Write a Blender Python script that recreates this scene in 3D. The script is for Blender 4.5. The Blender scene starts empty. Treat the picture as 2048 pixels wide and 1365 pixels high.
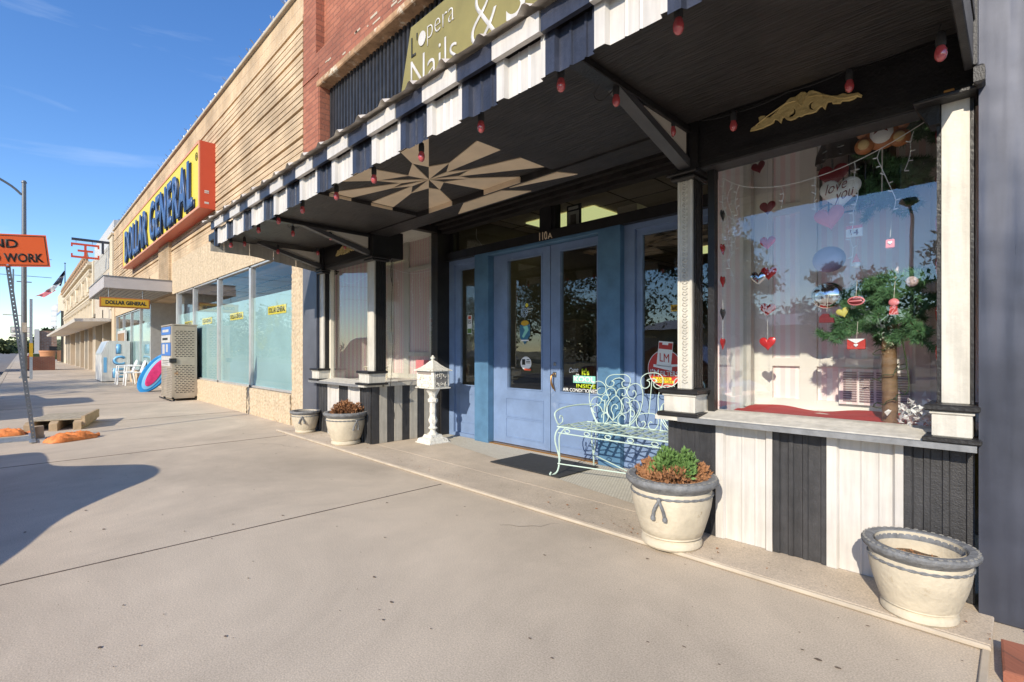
import bpy, bmesh, math, random
from mathutils import Vector, Matrix
from mathutils.bvhtree import BVHTree
R = math.radians
random.seed(7)
scn = bpy.context.scene
# ---------------- camera ----------------
cd = bpy.data.cameras.new('camera'); cam = bpy.data.objects.new('camera', cd)
scn.collection.objects.link(cam); scn.camera = cam
cam.location = (0, 0, 1.12); cam.rotation_euler = (R(90), 0, R(45.46))
cd.sensor_width = 36; cd.lens = 17.578; cd.shift_y = 0.0100; cd.clip_end = 4000; cd.clip_start = 0.05
# ---------------- sun and sky ----------------
LD = Vector((-0.203, 0.656, -0.366)).normalized()
sl = bpy.data.lights.new('sun', 'SUN'); sl.energy = 2.95; sl.angle = R(0.5); sl.color = (1, .90, .74)
so = bpy.data.objects.new('sun', sl); scn.collection.objects.link(so)
so.rotation_euler = LD.to_track_quat('-Z', 'Y').to_euler(); so.location = (3, -10, 20)
w = bpy.data.worlds.new('World'); scn.world = w; w.use_nodes = True
wn = w.node_tree.nodes; wl = w.node_tree.links
bg = wn['Background']; bg.inputs[1].default_value = 0.15
sky = wn.new('ShaderNodeTexSky'); sky.sky_type = 'NISHITA'; sky.sun_disc = False
sky.sun_elevation = R(28.1); sky.sun_rotation = math.atan2(.203, -.656)
sky.air_density = 1.0; sky.dust_density = .15; sky.ozone_density = 3.2; sky.altitude = 300
tc = wn.new('ShaderNodeTexCoord'); mp = wn.new('ShaderNodeMapping')
mp.inputs['Rotation'].default_value = (0, R(14), R(35)); mp.inputs['Scale'].default_value = (1.2, 1.6, 7.5)
nz = wn.new('ShaderNodeTexNoise'); nz.inputs['Scale'].default_value = 1.3; nz.inputs['Detail'].default_value = 7; nz.inputs['Roughness'].default_value = .55
nz.inputs['Distortion'].default_value = .5
cr = wn.new('ShaderNodeValToRGB'); cr.color_ramp.elements[0].position = .57; cr.color_ramp.elements[1].position = .82
cr.color_ramp.elements[1].color = (.36, .36, .36, 1)
mx = wn.new('ShaderNodeMix'); mx.data_type = 'RGBA'; mx.inputs[7].default_value = (3.6, 4.0, 4.6, 1)
wl.new(tc.outputs['Generated'], mp.inputs[0]); wl.new(mp.outputs[0], nz.inputs[0]); wl.new(nz.outputs[0], cr.inputs[0])
wl.new(cr.outputs[0], mx.inputs[0]); hs_n = wn.new('ShaderNodeHueSaturation'); hs_n.inputs['Saturation'].default_value = 1.2; hs_n.inputs['Value'].default_value = .82; hs_n.inputs['Hue'].default_value = .508; wl.new(sky.outputs[0], hs_n.inputs['Color']); wl.new(hs_n.outputs[0], mx.inputs[6]); wl.new(mx.outputs[2], bg.inputs[0])
scn.view_settings.view_transform = 'Standard'; scn.view_settings.look = 'None'
scn.view_settings.exposure = 0.92; scn.view_settings.gamma = 1
scn.render.engine = 'CYCLES'
scn.cycles.max_bounces = 8; scn.cycles.transparent_max_bounces = 16

# ---------------- materials ----------------
def mat(name, col, rough=.7, metal=0., var=.0, vs=3., bump=0., bs=40., spec=.5, emit=None, dirt=None, coat=0.):
    m = bpy.data.materials.new(name); m.use_nodes = True
    n = m.node_tree.nodes; l = m.node_tree.links; b = n['Principled BSDF']
    b.inputs['Base Color'].default_value = (*col, 1); b.inputs['Roughness'].default_value = rough
    b.inputs['Metallic'].default_value = metal; b.inputs['Specular IOR Level'].default_value = spec
    if coat: b.inputs['Coat Weight'].default_value = coat
    g = n.new('ShaderNodeNewGeometry')
    if var > 0:
        t = n.new('ShaderNodeTexNoise'); t.inputs['Scale'].default_value = vs; t.inputs['Detail'].default_value = 6; t.inputs['Roughness'].default_value = .62
        l.new(g.outputs['Position'], t.inputs[0])
        mr = n.new('ShaderNodeMapRange'); mr.inputs[1].default_value = .3; mr.inputs[2].default_value = .7
        mr.inputs[3].default_value = 1 - var; mr.inputs[4].default_value = 1 + var * .6
        l.new(t.outputs[0], mr.inputs[0])
        mu = n.new('ShaderNodeVectorMath'); mu.operation = 'SCALE'; mu.inputs[0].default_value = col
        l.new(mr.outputs[0], mu.inputs[3])
        src = mu.outputs[0]
        if dirt:   # (colour, scale, threshold)
            t2 = n.new('ShaderNodeTexNoise'); t2.inputs['Scale'].default_value = dirt[1]; t2.inputs['Detail'].default_value = 8; t2.inputs['Roughness'].default_value = .7
            l.new(g.outputs['Position'], t2.inputs[0])
            m2 = n.new('ShaderNodeMapRange'); m2.inputs[1].default_value = dirt[2]; m2.inputs[2].default_value = dirt[2] + .08
            l.new(t2.outputs[0], m2.inputs[0])
            mm = n.new('ShaderNodeMix'); mm.data_type = 'RGBA'; mm.inputs[7].default_value = (*dirt[0], 1)
            l.new(m2.outputs[0], mm.inputs[0]); l.new(src, mm.inputs[6]); src = mm.outputs[2]
        l.new(src, b.inputs['Base Color'])
    if bump > 0:
        t = n.new('ShaderNodeTexNoise'); t.inputs['Scale'].default_value = bs; t.inputs['Detail'].default_value = 5
        l.new(g.outputs['Position'], t.inputs[0])
        bp = n.new('ShaderNodeBump'); bp.inputs['Strength'].default_value = bump; bp.inputs['Distance'].default_value = .01
        l.new(t.outputs[0], bp.inputs['Height']); l.new(bp.outputs[0], b.inputs['Normal'])
    if emit:
        b.inputs['Emission Color'].default_value = (*emit[0], 1); b.inputs['Emission Strength'].default_value = emit[1]
    return m
def nodes(m): return m.node_tree.nodes, m.node_tree.links, m.node_tree.nodes['Principled BSDF']
def wallcoord(n, l):
    g = n.new('ShaderNodeNewGeometry'); s = n.new('ShaderNodeSeparateXYZ'); l.new(g.outputs['Position'], s.inputs[0])
    a = n.new('ShaderNodeMath'); a.operation = 'ADD'; l.new(s.outputs[0], a.inputs[0]); l.new(s.outputs[1], a.inputs[1])
    c = n.new('ShaderNodeCombineXYZ'); l.new(a.outputs[0], c.inputs[0]); l.new(s.outputs[2], c.inputs[1])
    return c.outputs[0]
def brick_mat(name, c1, c2, mortar, bw=.2, rh=.075, ms=.008, stain=None, bumpd=.006, off=.5):
    m = mat(name, c1, .85); n, l, b = nodes(m)
    co = wallcoord(n, l)
    t = n.new('ShaderNodeTexBrick'); t.inputs['Scale'].default_value = 1
    t.inputs['Color1'].default_value = (*c1, 1); t.inputs['Color2'].default_value = (*c2, 1); t.inputs['Mortar'].default_value = (*mortar, 1)
    t.inputs['Brick Width'].default_value = bw; t.inputs['Row Height'].default_value = rh; t.inputs['Mortar Size'].default_value = ms
    t.offset = off; t.inputs['Mortar Smooth'].default_value = .2
    l.new(co, t.inputs[0])
    z = n.new('ShaderNodeTexNoise'); z.inputs['Scale'].default_value = 1.1; z.inputs['Detail'].default_value = 8; l.new(co, z.inputs[0])
    r = n.new('ShaderNodeMapRange'); r.inputs[1].default_value = .35; r.inputs[2].default_value = .68; r.inputs[3].default_value = .72; r.inputs[4].default_value = 1.15
    l.new(z.outputs[0], r.inputs[0])
    v = n.new('ShaderNodeVectorMath'); v.operation = 'SCALE'; l.new(t.outputs[0], v.inputs[0]); l.new(r.outputs[0], v.inputs[3])
    l.new(v.outputs[0], b.inputs['Base Color'])
    z2 = n.new('ShaderNodeTexNoise'); z2.inputs['Scale'].default_value = 45; l.new(co, z2.inputs[0])
    ad = n.new('ShaderNodeMath'); ad.operation = 'MULTIPLY_ADD'; ad.inputs[1].default_value = -1.; l.new(t.outputs['Fac'], ad.inputs[0])
    mu = n.new('ShaderNodeMath'); mu.operation = 'MULTIPLY'; mu.inputs[1].default_value = .5; l.new(z2.outputs[0], mu.inputs[0]); l.new(mu.outputs[0], ad.inputs[2])
    bp = n.new('ShaderNodeBump'); bp.inputs['Strength'].default_value = .8; bp.inputs['Distance'].default_value = bumpd
    l.new(ad.outputs[0], bp.inputs['Height']); l.new(bp.outputs[0], b.inputs['Normal'])
    return m
def glass_mat(name, tint=(1, 1, 1), boost=1.0, base=.0):
    m = bpy.data.materials.new(name); m.use_nodes = True; n = m.node_tree.nodes; l = m.node_tree.links
    n.remove(n['Principled BSDF']); o = n['Material Output']
    tr = n.new('ShaderNodeBsdfTransparent'); tr.inputs[0].default_value = (*tint, 1)
    gl = n.new('ShaderNodeBsdfGlossy'); gl.inputs['Roughness'].default_value = .0; gl.inputs[0].default_value = (1, 1, 1, 1)
    gg = n.new('ShaderNodeNewGeometry'); dt = n.new('ShaderNodeVectorMath'); dt.operation = 'DOT_PRODUCT'; l.new(gg.outputs['True Normal'], dt.inputs[0]); l.new(gg.outputs['Incoming'], dt.inputs[1])
    ab = n.new('ShaderNodeMath'); ab.operation = 'ABSOLUTE'; l.new(dt.outputs['Value'], ab.inputs[0])
    om = n.new('ShaderNodeMath'); om.operation = 'SUBTRACT'; om.inputs[0].default_value = 1; l.new(ab.outputs[0], om.inputs[1])
    pw_ = n.new('ShaderNodeMath'); pw_.operation = 'POWER'; pw_.inputs[1].default_value = 5; l.new(om.outputs[0], pw_.inputs[0])
    fr = n.new('ShaderNodeMath'); fr.operation = 'MULTIPLY_ADD'; fr.inputs[1].default_value = .95; fr.inputs[2].default_value = .045; l.new(pw_.outputs[0], fr.inputs[0])
    z = n.new('ShaderNodeTexNoise'); z.inputs['Scale'].default_value = 1.6; g = n.new('ShaderNodeNewGeometry'); l.new(g.outputs['Position'], z.inputs[0])
    bp = n.new('ShaderNodeBump'); bp.inputs['Strength'].default_value = .06; bp.inputs['Distance'].default_value = .02; l.new(z.outputs[0], bp.inputs['Height']); l.new(bp.outputs[0], gl.inputs['Normal'])
    ma = n.new('ShaderNodeMath'); ma.operation = 'MULTIPLY_ADD'; ma.inputs[1].default_value = boost; ma.inputs[2].default_value = base; ma.use_clamp = True
    l.new(fr.outputs[0], ma.inputs[0])
    mi = n.new('ShaderNodeMixShader'); l.new(ma.outputs[0], mi.inputs[0]); l.new(tr.outputs[0], mi.inputs[1]); l.new(gl.outputs[0], mi.inputs[2]); l.new(mi.outputs[0], o.inputs[0])
    return m
def stripe_mat(name, ca, cb, w, frac=.5):
    m = mat(name, ca, .8); n, l, b = nodes(m); co = wallcoord(n, l)
    s = n.new('ShaderNodeSeparateXYZ'); l.new(co, s.inputs[0])
    d = n.new('ShaderNodeMath'); d.operation = 'DIVIDE'; d.inputs[1].default_value = w; l.new(s.outputs[0], d.inputs[0])
    f = n.new('ShaderNodeMath'); f.operation = 'FRACT'; l.new(d.outputs[0], f.inputs[0])
    g = n.new('ShaderNodeMath'); g.operation = 'GREATER_THAN'; g.inputs[1].default_value = frac; l.new(f.outputs[0], g.inputs[0])
    mi = n.new('ShaderNodeMix'); mi.data_type = 'RGBA'; mi.inputs[6].default_value = (*ca, 1); mi.inputs[7].default_value = (*cb, 1); l.new(g.outputs[0], mi.inputs[0]); l.new(mi.outputs[2], b.inputs['Base Color'])
    return m
M = {}
M['concrete'] = mat('concrete', (.56, .47, .36), .9, var=.06, vs=2.9, bump=.10, bs=170, dirt=((.25, .19, .14), 14, .74))
M['slab'] = mat('slab', (.57, .475, .365), .88, var=.14, vs=2.2, bump=.1, bs=80, dirt=((.3, .23, .17), 9, .72))
M['edge'] = mat('edge', (.50, .425, .325), .9, var=.2, vs=5)
M['joint'] = mat('joint', (.13, .1, .08), 1, var=.4, vs=8)
M['gum'] = mat('gum', (.17, .125, .095), .9, var=.5, vs=4)
M['asphalt'] = mat('asphalt', (.2, .18, .165), .9, var=.2, vs=1.5, bump=.3, bs=120)
M['dirtground'] = mat('dirtground', (.27, .22, .14), 1, var=.4, vs=.3, bump=.3, bs=6, dirt=((.12, .16, .05), .6, .5))
M['white'] = mat('white', (.59, .56, .52), .45, var=.09, vs=6)
M['white_w'] = mat('white_w', (.6, .57, .50), .55, var=.12, vs=8, bump=.15, bs=60)
M['cream'] = mat('cream', (.68, .63, .52), .6, var=.1, vs=5)
M['grey_w'] = mat('grey_w', (.47, .44, .38), .7, var=.14, vs=7, bump=.2, bs=60)
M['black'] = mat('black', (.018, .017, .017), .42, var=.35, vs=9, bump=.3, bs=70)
M['blackp'] = mat('blackp', (.045, .044, .046), .5, var=.3, vs=14, bump=.3, bs=150, dirt=((.2, .19, .18), 60, .76))
M['soffit'] = mat('soffit', (.026, .023, .022), .5, var=.45, vs=5, bump=.55, bs=22)
M['navy'] = mat('navy', (.036, .041, .062), .38, var=.3, vs=12, bump=.2, bs=90)
M['blackbl'] = mat('blackbl', (.032, .032, .034), .45, var=.4, vs=10, bump=.2, bs=70)
M['tan'] = mat('tan', (.84, .68, .48), .6, var=.12, vs=5)
M['olive'] = mat('olive', (.235, .2, .065), .55, var=.15, vs=3)
M['gold'] = mat('gold', (.62, .48, .2), .5, .1, var=.2, vs=30, bump=.6, bs=60)
M['blue'] = mat('blue', (.175, .255, .42), .5, var=.16, vs=4.5, bump=.15, bs=50, dirt=((.24, .31, .45), 7, .64))
M['teal'] = mat('teal', (.085, .19, .32), .45, var=.25, vs=5, bump=.12, bs=40)
M['brass'] = mat('brass', (.5, .27, .1), .3, .9)
M['steel'] = mat('steel', (.3, .3, .3), .35, .9)
M['galv'] = mat('galv', (.42, .44, .46), .42, .65, var=.25, vs=20)
M['galvroof'] = mat('galvroof', (.68, .62, .54), .55, .15, var=.25, vs=9)
M['alu'] = mat('alu', (.62, .61, .58), .38, .5, var=.1, vs=9)
M['stucco'] = mat('stucco', (.58, .465, .32), .95, var=.24, vs=22, bump=1.0, bs=26)
M['stucco_s'] = mat('stucco_s', (.6, .46, .3), .95, var=.12, vs=14, bump=.7, bs=24)
M['cage'] = mat('cage', (.42, .36, .28), .55, .2, var=.18, vs=4, dirt=((.45, .25, .11), 3, .63))
M['dark'] = mat('dark', (.012, .012, .014), .8)
M['interior'] = mat('interior', (.2, .16, .12), .9, var=.3, vs=2)
M['ceil'] = mat('ceil', (.6, .5, .4), .9, var=.1, vs=2)
M['red'] = mat('red', (.5, .04, .03), .5)
M['signred'] = mat('signred', (.55, .075, .03), .42)
M['yellow'] = mat('yellow', (.72, .58, .04), .4)
M['yellow2'] = mat('yellow2', (.55, .33, .02), .4)
M['dgblue'] = mat('dgblue', (.05, .11, .26), .4)
M['dgnavy'] = mat('dgnavy', (.012, .016, .03), .5)
M['print'] = mat('print', (.02, .02, .015), .6)
M['orange'] = mat('orange', (.85, .13, .015), .4)
M['sandbag'] = mat('sandbag', (.85, .27, .07), .6, var=.25, vs=14, bump=.8, bs=24)
M['wood'] = mat('wood', (.45, .33, .2), .8, var=.3, vs=12, bump=.4, bs=60)
M['plyw'] = mat('plyw', (.42, .36, .26), .85, var=.35, vs=18, bump=.4, bs=60)
M['pot'] = mat('pot', (.56, .49, .37), .8, var=.2, vs=7, bump=.35, bs=50, dirt=((.36, .28, .18), 9, .60))
M['potrim'] = mat('potrim', (.19, .193, .197), .75, var=.35, vs=22, bump=.8, bs=45, dirt=((.42, .38, .3), 55, .62))
M['soil'] = mat('soil', (.12, .075, .04), 1, var=.5, vs=60, bump=1, bs=60)
M['dryleaf'] = mat('dryleaf', (.36, .17, .075), .9, var=.4, vs=60)
M['greenleaf'] = mat('greenleaf', (.13, .235, .06), .7, var=.35, vs=50)
M['fir'] = mat('fir', (.10, .22, .09), .7, var=.45, vs=30)
M['trunkw'] = mat('trunkw', (.2, .115, .055), .7, var=.4, vs=18, bump=.4, bs=30)
M['leaf'] = mat('leaf', (.045, .075, .022), .8, var=.5, vs=2)
M['leaf2'] = mat('leaf2', (.07, .09, .03), .8, var=.5, vs=2)
M['bark'] = mat('bark', (.14, .1, .07), .9, var=.3, vs=6)
M['mint'] = mat('mint', (.50, .63, .56), .45, var=.16, vs=30, dirt=((.45, .33, .2), 40, .72))
M['tile'] = mat('tile', (.60, .55, .45), .7, var=.1, vs=4)
M['rubber'] = mat('rubber', (.035, .035, .035), .8, var=.2, vs=20, bump=.4, bs=100)
M['pl_white'] = mat('pl_white', (.8, .8, .78), .35)
M['ice'] = mat('ice', (.66, .65, .6), .45, var=.08, vs=3)
M['iceblue'] = mat('iceblue', (.17, .45, .72), .4)
M['poolblue'] = mat('poolblue', (.02, .25, .6), .35, var=.12, vs=5)
M['pooldk'] = mat('pooldk', (.01, .08, .3), .35)
M['pink'] = mat('pink', (.62, .03, .16), .4, var=.25, vs=14)
M['adblue'] = mat('adblue', (.06, .18, .5), .5)
M['postst'] = mat('postst', (.17, .18, .19), .5, .4, var=.2, vs=20)
M['foil'] = mat('foil', (.62, .03, .03), .25, .25)
M['foilg'] = mat('foilg', (.8, .8, .82), .12, 1.)
M['maroon'] = mat('maroon', (.16, .012, .018), .5)
M['pinkp'] = mat('pinkp', (.75, .23, .24), .6)
M['redcloth'] = mat('redcloth', (.5, .035, .03), .8, var=.15, vs=8)
M['pstripe'] = stripe_mat('pstripe', (.88, .83, .79), (.88, .70, .68), .062)
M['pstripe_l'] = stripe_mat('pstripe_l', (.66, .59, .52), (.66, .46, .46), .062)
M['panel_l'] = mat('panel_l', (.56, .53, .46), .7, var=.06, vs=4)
M['panel'] = mat('panel', (.78, .75, .68), .7, var=.06, vs=4)
M['film'] = mat('film', (.33, .50, .50), .55, var=.16, vs=.8, dirt=((.38, .52, .44), .7, .55)); nodes(M['film'])[2].inputs['Alpha'].default_value = .86
M['bearbr'] = mat('bearbr', (.45, .16, .05), .3)
M['bearlt'] = mat('bearlt', (.7, .48, .22), .3)
M['carred'] = mat('carred', (.1, .01, .01), .25, .3, coat=1.)
M['carwhite'] = mat('carwhite', (.7, .7, .7), .25, coat=1.)
M['cardark'] = mat('cardark', (.03, .035, .04), .3, .3, coat=1.)
M['silo'] = mat('silo', (.5, .52, .54), .5, var=.05, vs=1)
M['beige'] = mat('beige', (.62, .53, .39), .85, var=.15, vs=2)
M['beige2'] = mat('beige2', (.5, .43, .33), .85, var=.15, vs=1.5, bump=.3, bs=12)
M['doorbr'] = mat('doorbr', (.36, .23, .13), .8, var=.15, vs=2)
M['lightp'] = mat('lightp', (.8, .8, .6), .6, emit=((.75, .78, .34), .5))
M['glass'] = glass_mat('glass', (.97, .98, .98), .9, .03)
M['glassdg'] = glass_mat('glassdg', (.97, .98, .98), .55, -.005)
M['glassdoor'] = glass_mat('glassdoor', (.88, .9, .9), 1.0, .02)
M['bulb'] = mat('bulb', (.75, .12, .13), .08, spec=1., coat=1.); nodes(M['bulb'])[2].inputs['Transmission Weight'].default_value = .35
M['redbrick'] = brick_mat('redbrick', (.40, .15, .088), (.32, .11, .065), (.27, .11, .07), .215, .075, .008, bumpd=.012)
M['tanbrick'] = brick_mat('tanbrick', (.62, .47, .30), (.54, .395, .245), (.44, .33, .22), .29, .06, .004, bumpd=.004)
M['planterbr'] = brick_mat('planterbr', (.22, .07, .04), (.18, .06, .04), (.2, .13, .1), .2, .07, .01)
M['lowbr'] = brick_mat('lowbr', (.36, .2, .13), (.3, .16, .1), (.36, .28, .22), .8, .35, .05)
M['flue'] = mat('flue', (.2, .3, .5), .5)
# dark steel wall at the right: reflective, dented, wiped
m = M['steelwall'] = mat('steelwall', (.062, .068, .092), .3, .5, var=.35, vs=2.2, spec=.6)
n, l, b = nodes(m); g = n.new('ShaderNodeNewGeometry'); z = n.new('ShaderNodeTexNoise'); z.inputs['Scale'].default_value = 2.4; z.inputs['Detail'].default_value = 2; l.new(g.outputs['Position'], z.inputs[0])
bp = n.new('ShaderNodeBump'); bp.inputs['Strength'].default_value = .5; bp.inputs['Distance'].default_value = .03; l.new(z.outputs[0], bp.inputs['Height']); l.new(bp.outputs[0], b.inputs['Normal'])
mp_ = n.new('ShaderNodeMapping'); mp_.inputs['Scale'].default_value = (14, 14, .8); l.new(g.outputs['Position'], mp_.inputs[0])
z = n.new('ShaderNodeTexNoise'); z.inputs['Scale'].default_value = 1.; z.inputs['Detail'].default_value = 6; l.new(mp_.outputs[0], z.inputs[0])
r_ = n.new('ShaderNodeMapRange'); r_.inputs[1].default_value = .35; r_.inputs[2].default_value = .7; r_.inputs[3].default_value = .24; r_.inputs[4].default_value = .55; l.new(z.outputs[0], r_.inputs[0]); l.new(r_.outputs[0], b.inputs['Roughness'])
# mosaic tile
m = M['tile']; n, l, b = nodes(m)
g = n.new('ShaderNodeNewGeometry'); t = n.new('ShaderNodeTexBrick'); t.inputs['Scale'].default_value = 1; t.inputs['Brick Width'].default_value = .026; t.inputs['Row Height'].default_value = .026
t.inputs['Mortar Size'].default_value = .003; t.inputs['Color1'].default_value = (.64, .6, .5, 1); t.inputs['Color2'].default_value = (.56, .52, .43, 1); t.inputs['Mortar'].default_value = (.36, .32, .26, 1); l.new(g.outputs['Position'], t.inputs[0]); l.new(t.outputs[0], b.inputs['Base Color'])
for k in ('concrete', 'slab'):
    n, l, b = nodes(M[k]); g = n.new('ShaderNodeNewGeometry'); z = n.new('ShaderNodeTexNoise'); z.inputs['Scale'].default_value = .55; z.inputs['Detail'].default_value = 9; z.inputs['Roughness'].default_value = .68; z.inputs['Distortion'].default_value = .6; l.new(g.outputs['Position'], z.inputs[0])
    z2 = n.new('ShaderNodeTexNoise'); z2.inputs['Scale'].default_value = 160; z2.inputs['Detail'].default_value = 2; l.new(g.outputs['Position'], z2.inputs[0])
    r = n.new('ShaderNodeMapRange'); r.inputs[1].default_value = .36; r.inputs[2].default_value = .66; r.inputs[3].default_value = .80; r.inputs[4].default_value = 1.12; l.new(z.outputs[0], r.inputs[0])
    r2_ = n.new('ShaderNodeMapRange'); r2_.inputs[1].default_value = .3; r2_.inputs[2].default_value = .7; r2_.inputs[3].default_value = .78; r2_.inputs[4].default_value = 1.17; l.new(z2.outputs[0], r2_.inputs[0])
    mm_ = n.new('ShaderNodeMath'); mm_.operation = 'MULTIPLY'; l.new(r.outputs[0], mm_.inputs[0]); l.new(r2_.outputs[0], mm_.inputs[1])
    src = b.inputs['Base Color'].links[0].from_socket; v = n.new('ShaderNodeVectorMath'); v.operation = 'SCALE'; l.new(src, v.inputs[0]); l.new(mm_.outputs[0], v.inputs[3]); l.new(v.outputs[0], b.inputs['Base Color'])
n, l, b = nodes(M['soffit']); g = n.new('ShaderNodeNewGeometry'); mq = n.new('ShaderNodeMapping'); mq.inputs['Scale'].default_value = (3, 38, 3); mq.inputs['Rotation'].default_value = (0, 0, R(3)); l.new(g.outputs['Position'], mq.inputs[0])
z = n.new('ShaderNodeTexNoise'); z.inputs['Scale'].default_value = 1.6; z.inputs['Detail'].default_value = 8; z.inputs['Distortion'].default_value = 1.2; l.new(mq.outputs[0], z.inputs[0]); bp = n.new('ShaderNodeBump'); bp.inputs['Strength'].default_value = .9; bp.inputs['Distance'].default_value = .012
l.new(z.outputs[0], bp.inputs['Height']); l.new(bp.outputs[0], b.inputs['Normal'])
r = n.new('ShaderNodeMapRange'); r.inputs[1].default_value = .3; r.inputs[2].default_value = .7; r.inputs[3].default_value = .55; r.inputs[4].default_value = 1.6; l.new(z.outputs[0], r.inputs[0])
v = n.new('ShaderNodeVectorMath'); v.operation = 'SCALE'; l.new(b.inputs['Base Color'].links[0].from_socket, v.inputs[0]); l.new(r.outputs[0], v.inputs[3]); l.new(v.outputs[0], b.inputs['Base Color'])
for k, lo in (('white', .86), ('white_w', .84), ('blackp', .7), ('navy', .7), ('grey_w', .8), ('blackbl', .6), ('ice', .85), ('stucco', .85), ('sandbag', .7)):
    n, l, b = nodes(M[k]); g = n.new('ShaderNodeNewGeometry'); mq = n.new('ShaderNodeMapping'); mq.inputs['Scale'].default_value = (22, 22, 1.6); l.new(g.outputs['Position'], mq.inputs[0])
    z = n.new('ShaderNodeTexNoise'); z.inputs['Scale'].default_value = 1; z.inputs['Detail'].default_value = 7; z.inputs['Roughness'].default_value = .65; l.new(mq.outputs[0], z.inputs[0])
    r = n.new('ShaderNodeMapRange'); r.inputs[1].default_value = .38; r.inputs[2].default_value = .6; r.inputs[3].default_value = lo; r.inputs[4].default_value = 1.03; l.new(z.outputs[0], r.inputs[0])
    v = n.new('ShaderNodeVectorMath'); v.operation = 'SCALE'; l.new(b.inputs['Base Color'].links[0].from_socket, v.inputs[0]); l.new(r.outputs[0], v.inputs[3]); l.new(v.outputs[0], b.inputs['Base Color'])
# vertical brush streaks for the painted teal posts
for k in ('teal', 'blue'):
    n, l, b = nodes(M[k]); g = n.new('ShaderNodeNewGeometry'); mq = n.new('ShaderNodeMapping'); mq.inputs['Scale'].default_value = (60, 60, 2.5); l.new(g.outputs['Position'], mq.inputs[0])
    z = n.new('ShaderNodeTexNoise'); z.inputs['Scale'].default_value = 1; l.new(mq.outputs[0], z.inputs[0]); bp = n.new('ShaderNodeBump'); bp.inputs['Strength'].default_value = .35; bp.inputs['Distance'].default_value = .003
    l.new(z.outputs[0], bp.inputs['Height']); l.new(bp.outputs[0], b.inputs['Normal'])

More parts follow.
